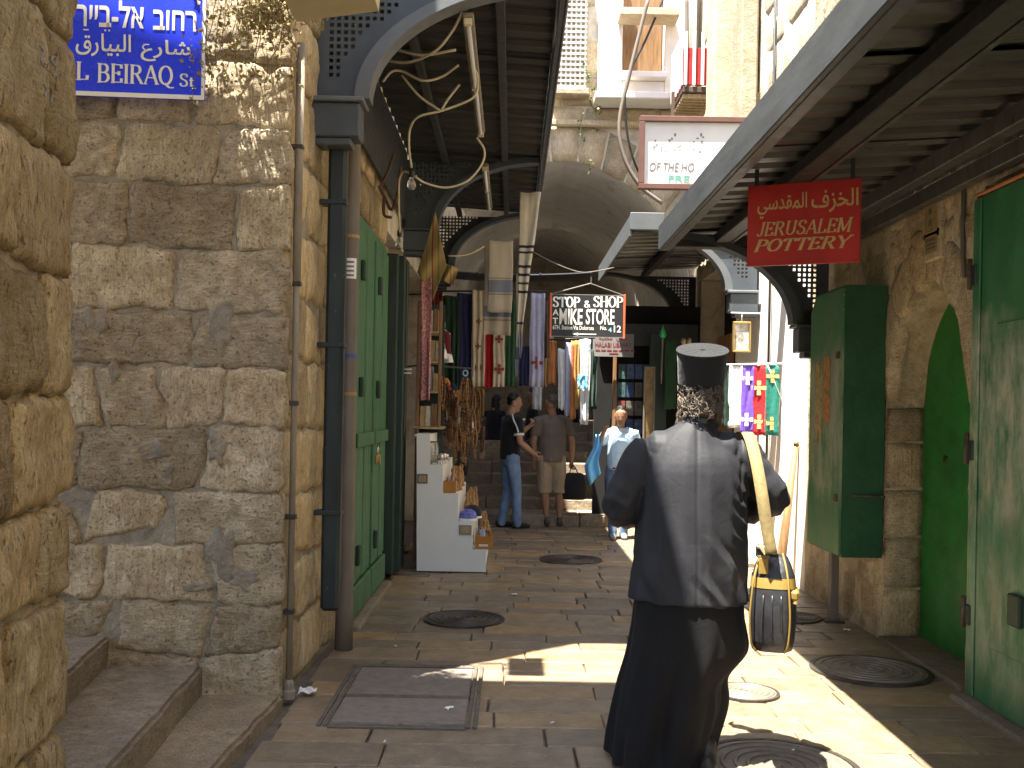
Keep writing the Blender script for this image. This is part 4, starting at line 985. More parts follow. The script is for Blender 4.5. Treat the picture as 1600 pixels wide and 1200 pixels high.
# black hanging sign
a, b = atY(858, 530, 11.6), atY(977, 524, 11.6)
a.z = b.z = (a.z + b.z) / 2
Wd = b.x - a.x; Hh = .50
sg = thing('store_sign', 'black hanging store sign with white letters and orange edge bars', 'sign', a, R(1.5))
bx('sign_plate', (.025, Wd - .025, -.0095, .012, 0, Hh), M['signblack'], sg, .004, True)
for x in (0, Wd - .026): bx('orange_edge', (x, x + .026, -.016, .018, -.01, Hh + .01), M['orange'], sg, .004, True)
for z in (.0, Hh - .008): bx('thin_border', (.026, Wd - .027, -.0115, -.0096, z, z + .008), M['greyboard'], sg, 0, True)
letters(sg, 'serif', 'STOP', .035, .35, .115, M['letter'], width=.32, thick=.22, thin=.08)
letters(sg, 'serif', '&', .40, .35, .075, M['letter'], width=.075, thick=.2, thin=.09)
letters(sg, 'serif', 'SHOP', .51, .36, .12, M['letter'], width=.35, thick=.22, thin=.08)
letters(sg, 'font', 'MIKE', .115, .145, .185, M['letter'], width=.27, bold=.02)
letters(sg, 'font', 'STORE', .425, .15, .185, M['letter'], width=.335, bold=.02)
letters(sg, 'font', 'A', .035, .25, .07, M['letter'], bold=.02); letters(sg, 'font', 'T', .038, .15, .07, M['letter'], bold=.02)
letters(sg, 'font', '6TH. Station Via Dolorosa', .04, .085, .05, M['letter'], width=.48, bold=.012)
letters(sg, 'font', 'No.', .595, .088, .05, M['letter'], width=.08, bold=.014)
letters(sg, 'font', '4', .69, .065, .055, M['letterblue'], width=.04, bold=.02); letters(sg, 'font', '12', .755, .065, .08, M['letter'], width=.085, bold=.02)
MB().prism([(.27, .035), (.34, .053), (.33, .041), (.55, .043), (.55, .03), (.33, .029), (.34, .017)], .002, 'y', -.0122).build('arrow', M['letter'], sg, True, fix=True)
ap = Vector((Wd * .53, 0, Hh + .13))
MB().tube([(.02, 0, Hh + .0), ap, (Wd - .03, 0, Hh + .0)], .007, 6).build('hanging_rod', M['pipegrey'], sg, True)
top = atY(845, 395, 11.6)
for k in range(3): MB().tube(catmull([ap + Vector((.0, 0, .03 * k)), ap + Vector((.012, 0, .015 + .03 * k)), ap + Vector((0, 0, .03 + .03 * k))], 4), .005, 6).build('chain_link', M['silver'], sg, True)
tag(tb('sign_wire', W((830, 392, 11.6), (868, 412, 11.6), (905, 425, 11.6), (930, 424, 11.6), (960, 418, 11.6)), .006, M['pipegrey'], None, 6, curve=5), 'thin sagging wire from which the black store sign hangs', 'wire')
# grey library sign
a = atY(926, 557, 13.3); b = atY(990, 557, 13.3); Wd = b.x - a.x; Hh = .31
sg = thing('library_sign', 'small grey library sign with dark red lettering behind the black sign', 'sign', (a.x, a.y, a.z), 0)
bx('sign_plate', (0, Wd, -.0095, .012, 0, Hh), M['greyboard'], sg, .004, True)
letters(sg, 'font', 'HALABI LIBRARY', .03, .13, .06, M['letterred'], width=Wd - .06, bold=.012)
letters(sg, 'font', '\uFE94\uFE92\uFE98\uFEDC\uFEE3  \uFEF2\uFE92\uFEE0\uFEA3', .08, .205, .075, M['letterred'], width=Wd - .16, bold=.004)
for k in range(7): bx('printed_line', (.035 + k * .078, .095 + k * .078, -.0125, -.0098, .075, .095), M['letterred'], sg, 0, True)
bx('printed_line', (.22, .34, -.0125, -.0098, .035, .052), M['letterred'], sg, 0, True)
# white framed sign
a = atY(997, 296, 9.3); Wd = 1.38; Hh = .68
sg = thing('framed_sign', 'white sign in a brown frame partly hidden by the right canopy', 'sign', (a.x, a.y, a.z), R(-1))
bx('sign_panel', (.05, Wd - .05, -.0095, .02, .05, Hh - .05), M['white'], sg, 0, True)
for r_ in ((0, Wd, 0, .05), (0, Wd, Hh - .05, Hh), (0, .05, .051, Hh - .051), (Wd - .05, Wd, .051, Hh - .051)): bx('frame_bar', (r_[0], r_[1], -.05, .025, r_[2], r_[3]), M['brownframe'], sg, .004, True)
letters(sg, 'font', 'OF THE HO', .10, .17, .085, M['letterdark'], width=.42, bold=.01, slant=.2)
letters(sg, 'font', 'FRE', .28, .07, .065, M['lettergreen'], width=.2, bold=.015)
r3 = random.Random(4)
for k in range(22):
    x = .12 + r3.random() * .5; z = .33 + r3.random() * .18; bx('faded_mark', (x, x + .012 + .012 * r3.random(), -.0105, -.0096, z, z + .012 + .02 * r3.random()), M['greyboard'], sg, 0, True)
for x in (.3, 1.1): bx('strut', (x, x + .03, .021, .05, Hh - .04, Hh + .25), M['rust'], sg, 0, True)
bx('side_strut', (Wd, Wd + .06, -.02, .02, .2, .26), M['rust'], sg, 0, True)
# overhead cables and bundle in front of the arch
for pts, r_, mm, l_ in ((W((1015, -10, 13.5), (985, 110, 13.5), (968, 190, 13.5), (975, 245, 13.5), (1000, 290, 13.5), (1035, 318, 13.5)), .028, 'pipegrey', 'thick grey overhead cable curving in front of the arch'),
                   (W((1040, -10, 13.7), (1010, 60, 13.7), (980, 125, 13.7), (978, 190, 13.7), (990, 250, 13.7), (1015, 300, 13.7)), .016, 'black', 'thin black overhead cable beside the grey one'),
                   (W((1073, -10, 13.9), (1074, 80, 13.9), (1078, 190, 13.9)), .03, 'pipegrey', 'straight grey cable bundle dropping behind the white sign'),
                   (W((872, -5, 5.9), (866, 60, 6.5), (862, 100, 7.2)), .008, 'lightgrey', 'thin wire along the left canopy edge')):
    tag(tb('overhead_cable', pts, r_, M[mm], None, 8, curve=6), l_, 'cable')
# ================================================================== people
class Flat(list):
    """a chain whose ends are cut flat: e0 / e1"""
    def __init__(s, pts, e0=True, e1=False):
        super().__init__(pts); s.e0, s.e1 = e0, e1
def chain_rings(pts, n=14, ref=(1, 0, 0)):
    """pts: (x,y,z, r) or (x,y,z, ra, rb): elliptical loft along the chain with rounded ends"""
    P = [Vector(p[:3]) for p in pts]; Rr = [(p[3], p[4] if len(p) > 4 else p[3]) for p in pts]
    out = []; m = len(P)
    def ring(c, t, ra, rb):
        rf = Vector(ref)
        if abs(rf.dot(t)) > .95: rf = Vector((0, 1, 0)) if abs(t.y) < .8 else Vector((0, 0, 1))
        s = (rf - t * rf.dot(t)).normalized(); b = t.cross(s)
        return [c + s * ra * math.cos(2 * math.pi * k / n) + b * rb * math.sin(2 * math.pi * k / n) for k in range(n)]
    T = []
    for i in range(m):
        t = P[min(i + 1, m - 1)] - P[max(i - 1, 0)]; T.append(t.normalized())
    r0 = min(Rr[0]); r1 = min(Rr[-1])
    for f, g in (() if getattr(pts, 'e0', False) else ((.92, .35), (.6, .8))): out.append(ring(P[0] - T[0] * r0 * f * .8, T[0], Rr[0][0] * g, Rr[0][1] * g))
    for i in range(m): out.append(ring(P[i], T[i], *Rr[i]))
    for f, g in (() if getattr(pts, 'e1', False) else ((.6, .8), (.92, .35))): out.append(ring(P[-1] + T[-1] * r1 * f * .8, T[-1], Rr[-1][0] * g, Rr[-1][1] * g))
    return out
def smooth_chain(pts, n=4):
    w = len(pts[0]); out = []
    P = [pts[0]] + list(pts) + [pts[-1]]
    for i in range(1, len(P) - 2):
        for k in range(n):
            t = k / n; a, b, c, d = P[i - 1:i + 3]
            out.append(tuple(.5 * (2 * b[j] + (c[j] - a[j]) * t + (2 * a[j] - 5 * b[j] + 4 * c[j] - d[j]) * t * t + (3 * b[j] - a[j] - 3 * c[j] + d[j]) * t ** 3) for j in range(w)))
    out.append(tuple(pts[-1])); return out
def ell(c, rx, ry, rz): return [(c[0], c[1], c[2] - rz * .72, rx * .62, ry * .62), (c[0], c[1], c[2] - rz * .35, rx * .93, ry * .93), (c[0], c[1], c[2], rx, ry), (c[0], c[1], c[2] + rz * .35, rx * .93, ry * .93), (c[0], c[1], c[2] + rz * .7, rx * .66, ry * .66)]
def remesh(m, voxel, smooth=6, fac=.5):
    me = m.mesh('body'); o = bpy.data.objects.new('body', me); COL.objects.link(o)
    md = o.modifiers.new('r', 'REMESH'); md.mode = 'VOXEL'; md.voxel_size = voxel
    if smooth:
        s = o.modifiers.new('s', 'SMOOTH'); s.iterations = smooth; s.factor = fac
    bpy.context.view_layer.update()
    out = bpy.data.meshes.new_from_object(o.evaluated_get(bpy.context.evaluated_depsgraph_get())); bpy.data.objects.remove(o); bpy.data.meshes.remove(me)
    out.materials.clear(); return out
def blob(name, chains, voxel, mat, parent, smooth=6, fac=.5, warp=None):
    m = MB()
    for c in chains: m.rings(chain_rings(c))
    me = remesh(m, voxel, smooth, fac)
    if warp:
        nn = [v.normal.copy() for v in me.vertices]
        for v, n_ in zip(me.vertices, nn): v.co = v.co + n_ * warp(v.co)
    me.update()
    return obj(name, me, mat, parent, local=True, smooth=True)
def hand_chains(wr, d, side, curl=.5, k=1.0):
    """palm and five bent fingers; d = pointing direction, side = thumb side"""
    wr, d, sd = Vector(wr), Vector(d).normalized(), Vector(side); sd = (sd - d * sd.dot(d)).normalized(); nrm = d.cross(sd)
    out = [[(*(wr - d * .02 * k), .026 * k, .019 * k), (*(wr + d * .03 * k), .034 * k, .016 * k), (*(wr + d * .075 * k), .038 * k, .014 * k)]]
    for i, ln in enumerate((.068, .076, .071, .056)):
        b = wr + d * .08 * k + sd * (.029 - .0195 * i) * k; a = 0; p = b; pts = [(*p, .0088 * k)]
        for s in range(3):
            a += curl * (.9 if s else .6); dirn = d * math.cos(a) + nrm * math.sin(a); p = p + dirn * ln * k / 3; pts.append((*p, (.0086 - .0008 * s) * k))
        out.append(pts)
    b = wr + d * .02 * k + sd * .028 * k; t1 = (d * .6 + sd * .8).normalized(); t2 = (d + sd * .2 + nrm * curl * .7).normalized()
    out.append([(*b, .0115 * k), (*(b + t1 * .03 * k), .0105 * k), (*(b + t1 * .03 * k + t2 * .035 * k), .0088 * k)])
    return out

M['skin'] = SKIN('tan_skin', (.34, .185, .11)); M['skin2'] = SKIN('light_tan_skin', (.42, .24, .16)); M['skin3'] = SKIN('brown_skin', (.26, .135, .075))
M['hairblack'] = plain('black_hair', (.012, .010, .008), .5, .3, 60, .6, 220, obj_space=True); M['hairgrey'] = plain('cropped_grey_hair', (.10, .085, .07), .7, .3, 60, .6, 220, obj_space=True)
M['eye'] = plain('dark_eye', (.01, .008, .006), .3, .1, 8, 0); M['lip'] = plain('lip', (.28, .09, .07), .5, .1, 8, 0)
M['shoeblack'] = plain('black_shoe', (.018, .017, .016), .5, .2, 12, .1); M['shoegrey'] = plain('grey_shoe', (.18, .19, .2), .6, .25, 14, .1); M['shoebrown'] = plain('brown_shoe', (.09, .07, .055), .6, .25, 14, .1)
def folds(amp, sc=(14, 14, 5), seed=0.0):
    def f(v):
        q = Vector((v.x * sc[0] + seed, v.y * sc[1], v.z * sc[2] + seed)); return amp * (noise.noise(q) + .5 * noise.noise(q * 2.2))
    return f
def shoe(parent, an, fwd, mat, k=1.0):
    an = Vector(an); f = Vector((fwd[0], fwd[1], 0)).normalized()
    c = [(*(an - f * .055 * k + Vector((0, 0, -.035 * k))), .038 * k, .045 * k), (*(an + Vector((0, 0, -.03 * k))), .042 * k, .052 * k), (*(an + f * .08 * k + Vector((0, 0, -.042 * k))), .045 * k, .036 * k), (*(an + f * .16 * k + Vector((0, 0, -.052 * k))), .038 * k, .026 * k)]
    return blob('shoe', [c, [(*an, .04 * k), (*(an + Vector((0, 0, .04 * k))), .038 * k)]], .009, mat, parent, 3)
def human(name, label, loc, rotz, k, J, skin, shirt=None, pants=None, shoes=None, hair=None, shorts=False, sleeve=.62, girth=1.0, belly=0.0, face=False, group=None, hairlen=0, curl=(.5, .5), tuck=.90, fold=.006, vs=.010):
    t = thing(name, label, 'person', loc, rotz, group)
    D = dict(lhip=(-.09, 0, .92), rhip=(.09, 0, .92), lkn=(-.10, .02, .49), rkn=(.10, .02, .49), lan=(-.11, 0, .085), ran=(.11, 0, .085), pel=(0, 0, .95), che=(0, 0, 1.30), nek=(0, -.005, 1.48), hed=(0, .02, 1.635),
             lsh=(-.185, 0, 1.41), rsh=(.185, 0, 1.41), lel=(-.24, -.02, 1.13), rel=(.24, -.02, 1.13), lwr=(-.25, .06, .88), rwr=(.25, .06, .88), look=(0, 1), lfd=None, rfd=None, ltoe=(0, 1), rtoe=(0, 1))
    D.update(J); g = girth
    V3 = lambda n_: Vector(D[n_]) * k
    def sc(c):
        r = [tuple(x * k for x in p) for p in c]; return Flat(r, c.e0, c.e1) if isinstance(c, Flat) else r
    hed, nek, che, pel = D['hed'], D['nek'], D['che'], D['pel']
    lk = Vector((D['look'][0], D['look'][1], D['look'][2] if len(D['look']) > 2 else 0)).normalized(); lr = Vector((lk.y, -lk.x, 0)).normalized()
    H = Vector(hed)
    sk = [[(*nek, .058), (*(Vector(nek).lerp(H, .45)), .055), (*(H - lk * .01 + Vector((0, 0, -.03))), .06)]]
    # head: skull + face wedge + jaw, nose, ears
    sk += [[(*(H + Vector((0, 0, -.095)) + lk * .035), .035, .035), (*(H + Vector((0, 0, -.06)) + lk * .025), .060, .062), (*(H + Vector((0, 0, -.01)) + lk * .01), .076, .086), (*(H + Vector((0, 0, .045))), .079, .092), (*(H + Vector((0, 0, .09)) - lk * .01), .05, .06)]]
    sk += [[(*(H + lk * .082 + Vector((0, 0, .015))), .009), (*(H + lk * .098 + Vector((0, 0, -.025))), .014)]]
    for s in (-1, 1): sk.append([(*(H + lr * s * .076 - lk * .008 + Vector((0, 0, .02))), .012, .02), (*(H + lr * s * .079 - lk * .012 + Vector((0, 0, -.02))), .010, .014)])
    for s, cu in (('l', curl[0]), ('r', curl[1])):
        sh_, el_, wr_ = Vector(D[s + 'sh']), Vector(D[s + 'el']), Vector(D[s + 'wr'])
        sk.append([(*(sh_.lerp(el_, .2)), .048 * g), (*(sh_.lerp(el_, .5)), .046 * g), (*el_, .04 * g), (*(el_.lerp(wr_, .35)), .041 * g), (*wr_, .027)])
        fd = Vector(D[s + 'fd']) if D[s + 'fd'] else (wr_ - el_)
        sk += hand_chains(wr_, fd, (0, 1, .3) if abs(fd.normalized().y) < .8 else (0, 0, 1), cu)
    if shorts:
        for s in 'lr':
            kn, an = Vector(D[s + 'kn']), Vector(D[s + 'an']); hp = Vector(D[s + 'hip'])
            sk.append([(*hp.lerp(kn, .5), .07), (*kn, .056), (*kn.lerp(an, .3), .058), (*kn.lerp(an, .7), .042), (*an, .036)])
    else:
        sk.append([(*pel, .12, .09), (*che, .12, .08), (*nek, .05)])
    body = blob('body', [sc(c) for c in sk], .0065 * k if vs < .011 else .009, skin, t, 3)
    if shirt:
        ty = che[1]
        ch = Flat([(pel[0], pel[1], pel[2] + tuck - .95, .168 * g, .125 * g + belly), (pel[0], pel[1] + belly * .4, pel[2] + .13, .165 * g, .12 * g + belly), (che[0], che[1], che[2] - .05, .178 * g, .122 * g + belly * .4), (che[0], che[1] - .005, che[2] + .09, .17 * g, .1 * g), (nek[0], nek[1], nek[2] - .035, .105, .075), (nek[0], nek[1], nek[2] + .0, .066, .066)], True, True)
        cc = [ch]
        for s in 'lr':
            sh_, el_, wr_ = Vector(D[s + 'sh']), Vector(D[s + 'el']), Vector(D[s + 'wr'])
            a = [(*(sh_.lerp(Vector(nek), .55) + Vector((0, 0, -.012))), .062 * g), (*(sh_ + Vector((0, 0, -.004))), .074 * g)]
            if sleeve <= 1: a += [(*sh_.lerp(el_, sleeve * .6), .066 * g), (*sh_.lerp(el_, sleeve), .064 * g)]
            else: a += [(*sh_.lerp(el_, .6), .06 * g), (*el_, .054 * g), (*el_.lerp(wr_, .9), .042 * g)]
            cc.append(Flat(a, False, True))
        blob('shirt', [sc(c) for c in cc], vs, shirt, t, 5, .5, folds(fold, (11, 11, 6), loc[0] * 9))
    if pants:
        cc = [[(pel[0], pel[1], pel[2] - .06, .165 * g, .122 * g + belly * .5), (pel[0], pel[1], pel[2] + .06, .155 * g, .115 * g + belly * .6)]]
        for s in 'lr':
            hp, kn, an = Vector(D[s + 'hip']), Vector(D[s + 'kn']), Vector(D[s + 'an'])
            if shorts: cc.append(Flat([(*hp, .095 * g), (*hp.lerp(kn, .5), .094 * g), (*kn, .092), (*kn.lerp(an, .12), .094)], False, True))
            else: cc.append([(*hp, .095 * g), (*hp.lerp(kn, .5), .085 * g), (*kn, .068), (*kn.lerp(an, .5), .06), (*an.lerp(kn, .06), .058), (*(an + Vector((0, 0, -.03))), .06)])
        blob('trousers', [sc(c) for c in cc], vs, pants, t, 4, .5, folds(fold * 1.1, (10, 10, 9), loc[0] * 5))
    if shoes:
        for s in 'lr': shoe(t, V3(s + 'an'), D[s + 'toe'], shoes, k)
    if hair:
        c = [[(*(H + Vector((0, 0, .005 - hairlen)) - lk * .034), .076, .068), (*(H + Vector((0, 0, .055)) - lk * .014), .0835, .094), (*(H + Vector((0, 0, .098)) - lk * .012), .064, .072)]]
        if hairlen > .1: c.append([(*(H - lk * .05), .07, .06), (*(H - lk * .07 + Vector((0, 0, -.2))), .075, .04)])
        blob('hair', [sc(x) for x in c], .008 * k, hair, t, 3, .5, folds(.004, (60, 60, 60)))
    if face:
        for s in (-1, 1):
            e = (H + lk * .077 + lr * s * .031 + Vector((0, 0, .022))) * k
            m = MB(); m.lathe([(.001, -.007 * k), (.009 * k, -.004 * k), (.012 * k, 0), (.009 * k, .004 * k), (.001, .007 * k)], e.x, e.y, 10, e.z).build('eye', M['eye'], t, True, True)
            b0 = (H + lk * .083 + lr * s * .014 + Vector((0, 0, .043))) * k; b1 = (H + lk * .074 + lr * s * .05 + Vector((0, 0, .044))) * k
            MB().tube([b0, (b0 + b1) / 2 + Vector((0, 0, .005 * k)), b1], .005 * k, 6).build('eyebrow', M['hairblack'], t, True, True)
        a, b = (H + lk * .082 - lr * .022 + Vector((0, 0, -.055))) * k, (H + lk * .082 + lr * .022 + Vector((0, 0, -.055))) * k
        MB().tube([a, (a + b) / 2 + Vector((lk.x, lk.y, 0)) * .006 * k, b], .005 * k, 6).build('mouth', M['lip'], t, True, True)
    return t

# ---------------- man in black polo shirt (turned to the right)
M['blackcotton'] = cloth('black_cotton', (.016, .016, .018)); M['denim'] = cloth('washed_denim', (.17, .26, .42), .9, .3)
M['taupe'] = cloth('taupe_cotton', (.16, .128, .105)); M['khaki'] = cloth('khaki_cotton', (.36, .29, .19)); M['skyblue'] = cloth('pale_blue_cotton', (.42, .58, .74))
M['jeansblue'] = cloth('blue_jeans', (.10, .15, .26), .9, .3); M['darkcloth'] = cloth('dark_cloth', (.02, .02, .024)); M['olivecloth'] = cloth('olive_cloth', (.055, .05, .038)); M['whitecloth'] = cloth('white_cloth', (.7, .69, .68))
p = atZ(797, 826)
human('person', 'man in black polo shirt with white trim and pale jeans, talking', (p.x - .02, p.y + .05, 0), R(-68), 1.0,
      dict(look=(.35, 1), hed=(0, .05, 1.635), lsh=(-.18, .02, 1.41), lel=(-.22, .14, 1.17), lwr=(-.08, .30, 1.33), lfd=(.3, .4, .9), rsh=(.185, .02, 1.41), rel=(.245, .04, 1.13), rwr=(.20, .26, .98), lan=(-.10, -.06, .085), ran=(.09, .08, .085), rkn=(.10, .06, .49)),
      M['skin2'], M['blackcotton'], M['denim'], M['shoeblack'], M['hairblack'], sleeve=.6, girth=1.03, curl=(1.0, .9), tuck=.90)
man1 = bpy.data.objects['person']
for s in (1, -1):
    x = .185 + .055 * .62
    if s == 1: MB().tube([Vector((.218, .03, 1.245)), Vector((.222, .031, 1.215))], .068, 18, cap=False).build('white_cuff', M['whitecloth'], man1, True, True)
MB().tube(catmull([(.07, .0, 1.49), (.15, -.035, 1.475), (.21, -.045, 1.42), (.262, -.02, 1.33), (.272, .0, 1.26)], 4), .012, 6).build('white_stripe', M['whitecloth'], man1, True, True)
# ---------------- man in taupe T-shirt and shorts (back turned)
p = atZ(858, 823)
human('person', 'man in taupe T-shirt and khaki shorts seen from behind', (p.x + .02, p.y + .08, 0), R(8), 1.0,
      dict(look=(-.9, .6), hed=(-.02, .03, 1.615), lsh=(-.195, 0, 1.40), rsh=(.195, 0, 1.40), lel=(-.255, -.02, 1.12), lwr=(-.235, .05, .86), rel=(.265, -.03, 1.12), rwr=(.275, .02, .86), lan=(-.05, .02, .085), ran=(.12, -.02, .085), lkn=(-.09, .03, .49), rkn=(.11, .0, .49)),
      M['skin'], M['taupe'], M['khaki'], M['shoebrown'], M['hairgrey'], shorts=True, girth=1.1, sleeve=.7, curl=(.5, .9), tuck=.86)
hb = thing('black_carrier_bag', 'black carrier bag hanging from the hand of the man in shorts', 'bag', (p.x + .31, p.y + .06, .42))
MB().rings([[(p.x + .33 + a * math.cos(t_) * .17, p.y + .08 + a * math.sin(t_) * .08, z) for t_ in [2 * math.pi * i / 14 for i in range(14)]] for z, a in ((.36, .75), (.37, .95), (.5, 1.02), (.62, .95), (.7, .75), (.72, .5))]).build('bag_body', M['darkcloth'], hb, smooth=True)
tb('bag_handle', [(p.x + .26, p.y + .08, .70), (p.x + .29, p.y + .10, .80), (p.x + .33, p.y + .10, .80), (p.x + .38, p.y + .08, .70)], .008, M['black'], hb, 6, curve=4)
# ---------------- boy
p = atZ(966, 842)
boy = human('person', 'boy in pale blue shirt and jeans standing in the sun', (p.x + .0, p.y, 0), R(178), .915,
      dict(look=(.08, 1, -.25), hed=(0, .045, 1.63), rsh=(.175, 0, 1.41), rel=(.30, .05, 1.22), rwr=(.23, .16, 1.42), rfd=(-.25, .35, .8), lel=(-.25, -.05, 1.15), lwr=(-.28, .06, .93), lan=(-.07, .0, .085), ran=(.08, .05, .085), lkn=(-.09, .03, .49)),
      M['skin3'], M['skyblue'], M['jeansblue'], M['shoegrey'], M['hairblack'], sleeve=.75, girth=1.05, belly=.025, face=True, curl=(.5, 1.0), tuck=.93)
MB().rings([[(a * math.cos(t_), b * math.sin(t_) + .005, z) for t_ in [2 * math.pi * i / 20 for i in range(20)]] for z, a, b in ((.855, .160, .135), (.895, .161, .137))], cap=False).build('belt', M['darkcloth'], boy, True)
MB().box(-.03, .03, .135, .15, .855, .897, .004).build('belt_buckle', M['silver'], boy, True)
bxp = Vector((p.x - .26, p.y - .14, 1.27))
bc = tag(MB().sheet(lambda u, v: (bxp.x + (-.16 + .17 * u) * (.35 + .65 * min(1, v * 1.6)) * (1 - .55 * max(0, v - .6)) + .02 * math.sin(v * 7), bxp.y + .035 * math.sin(u * 9 + v * 3), bxp.z - .0 - .62 * v * (1 - .25 * u)), 12, 16, (0, .006, 0)).build('blue_cloth', cloth('bright_blue_cloth', (.16, .47, .78)), None, smooth=True), 'bright blue cloth held up by the boy', 'cloth')
# ---------------- people further back, in the shade
p = atZ(748, 778, .15)
human('person', 'person in olive top bending over the goods at the left stall', (p.x - .06, p.y + .55, .15), R(60), .95,
      dict(pel=(0, -.08, .93), che=(.0, .22, 1.14), nek=(0, .34, 1.22), hed=(0, .46, 1.26), lsh=(-.18, .28, 1.2), rsh=(.18, .28, 1.2), lel=(-.2, .36, .95), rel=(.22, .36, .95), lwr=(-.1, .52, .85), rwr=(.12, .52, .85), lhip=(-.09, -.08, .9), rhip=(.09, -.08, .9)),
      M['skin3'], M['olivecloth'], M['darkcloth'], M['shoeblack'], M['hairblack'], sleeve=.6, vs=.014)
p = atZ(770, 775, .15)
human('person', 'dark-haired woman in sleeveless dark top behind the man in black', (p.x + .0, p.y + .15, .15), R(-40), .94,
      dict(hed=(0, .06, 1.61), rel=(.25, .05, 1.14), rwr=(.15, .28, 1.02), lel=(-.24, .06, 1.15), lwr=(-.12, .28, 1.05)),
      M['skin'], M['darkcloth'], M['darkcloth'], M['shoeblack'], M['hairblack'], sleeve=.15, hairlen=.12, girth=.93, vs=.014)
p = atZ(830, 765, .3)
human('person', 'figure in black with a blue cap between the two talking men', (p.x, p.y + .2, .3), R(100), .9, dict(), M['skin3'], M['blackcotton'], M['darkcloth'], M['shoeblack'], cloth('navy_cap', (.03, .035, .09)), sleeve=1.2, vs=.014)
p = atZ(880, 760, .3)
human('person', 'figure in dark clothes on the stairs behind the man in shorts', (p.x, p.y + .25, .3), R(20), .95, dict(), M['skin3'], M['blackcotton'], M['darkcloth'], M['shoeblack'], M['hairblack'], sleeve=1.2, vs=.014)

# ---------------- priest in black robe, back turned
M['robe'] = cloth('black_robe_wool', (.0205, .0208, .0240), .66, .15, 500); M['robe'].node_tree.nodes['Principled BSDF'].inputs['Specular IOR Level'].default_value = .3
M['robeskirt'] = cloth('black_cassock_wool', (.0085, .0083, .009), .75, .15, 500)
for q_ in ('robe', 'robeskirt'):
    for n_ in M[q_].node_tree.nodes:
        if n_.type == 'BUMP': n_.inputs['Strength'].default_value = .16
    M[q_].node_tree.nodes['Principled BSDF'].inputs['Sheen Weight'].default_value = .03
PX, PY = .80, 4.37
pr = thing('person', 'man in long black robe and flat-topped black hat walking away', 'person', (PX, PY, 0), R(-2))
head = (.03, .03, 1.60)
sk = [[(.01, -.01, 1.44, .062), (.02, .0, 1.50, .06), (.03, .02, 1.56, .062)], [(.03, .075, 1.515, .04, .04), (.03, .05, 1.55, .066, .07), (.03, .035, 1.60, .077, .094), (.03, .02, 1.655, .079, .096), (.03, .01, 1.70, .06, .07)], [(.03, .125, 1.625, .01), (.03, .142, 1.585, .015)]]
for s in (-1, 1): sk.append([(.03 + s * .082, .005, 1.635, .011, .02), (.03 + s * .087, -.002, 1.605, .012, .022), (.03 + s * .083, .004, 1.575, .009, .012)])
for s in (-1, 1):
    sk.append([(s * .19, .02, 1.38, .05), (s * .335, .0, 1.16, .045), (s * .15, .25, 1.10, .03)]); sk += hand_chains((s * .12, .28, 1.10), (-s * .75, .5, .1), (0, 0, 1), .7)
sk.append([(0, 0, .95, .12, .1), (0, 0, 1.25, .14, .1), (.01, -.005, 1.45, .06)])
for s in (-1, 1): sk.append([(s * .09, 0, .92, .09), (s * .09 - .03, .03, .49, .058), (s * .08 - .06, .03, .1, .038)])
blob('body', sk, .008, M['skin2'], pr, 3)
# coat
def ridge(t): return 1 - 2 * abs(t - math.floor(t) - .5) * 2      # sharp-crested wave, -1..1
def coat_fold(v):
    x, y, z = v
    f = .004 * noise.noise(Vector((x * 9, y * 9, z * 6)))
    wob = noise.noise(Vector((x * 6, y * 6, z * 6)))
    if y < .06:
        d = (x - .02) * .85 + (z - .95) * .55
        mk = math.exp(-((x - .12) / .11) ** 2) * math.exp(-((z - .86) / .14) ** 2)
        f += .011 * mk * ridge(d * 9.5 + .55 * wob)
        mk2 = math.exp(-((x - .2) / .04) ** 2) * math.exp(-((z - 1.08) / .18) ** 2)
        f += .006 * mk2 * ridge(z * 13 + x * 12 + .5 * wob)
        mk3 = math.exp(-((x + .2) / .06) ** 2) * math.exp(-((z - .92) / .2) ** 2)
        f += .007 * mk3 * ridge(x * 11 + z * 2 + .4 * wob)
        mk4 = max(0, min(1, (1.02 - z) / .25)) * (1 if x < .05 else .4)
        f += .004 * mk4 * ridge(x * 7.5 - z * 1.5 + .6 * wob)
        f += .006 * noise.noise(Vector((x * 10 + z * 4, 0, z * 4.5))) * max(0, min(1, (1.35 - z) / .3))
        f -= .0045 * math.exp(-((x - .004 * math.sin(z * 9)) / .0065) ** 2) * (1 if y < -.06 else 0)                # centre back seam
        xs = .205 - .03 * max(0, (1.40 - z)) * 2
        f -= .006 * math.exp(-((abs(x) - xs) / .009) ** 2) * max(0, min(1, (z - 1.12) / .06)) * max(0, min(1, (1.46 - z) / .04))  # armhole seams
    if abs(x) > .235:
        a_ = min(1, (abs(x) - .235) / .05)
        f += a_ * (.6 + .6 * wob) * (.006 * ridge((z * 1.0 + abs(x) * 1.5 - y * .6) * 6.5 + 1.1 * wob) + .003 * ridge((z - abs(x) * .6) * 12 + 1.3 * wob))
    return f
coat = [Flat(smooth_chain([(-.005, 0, .725, .268, .195), (-.003, 0, .85, .256, .195), (0, 0, 1.0, .247, .188), (0, -.005, 1.15, .242, .18), (0, -.01, 1.30, .232, .165), (0, -.01, 1.385, .205, .135), (.005, -.01, 1.44, .15, .105), (.012, -.005, 1.485, .09, .085), (.015, 0, 1.515, .069, .072)], 3), True, False)]
coat.append(smooth_chain([(-.10, -.005, 1.375, .10), (-.20, 0, 1.37, .088), (-.275, -.01, 1.24, .082), (-.315, -.005, 1.13, .080), (-.26, .12, 1.09, .066), (-.16, .235, 1.09, .056)], 3))
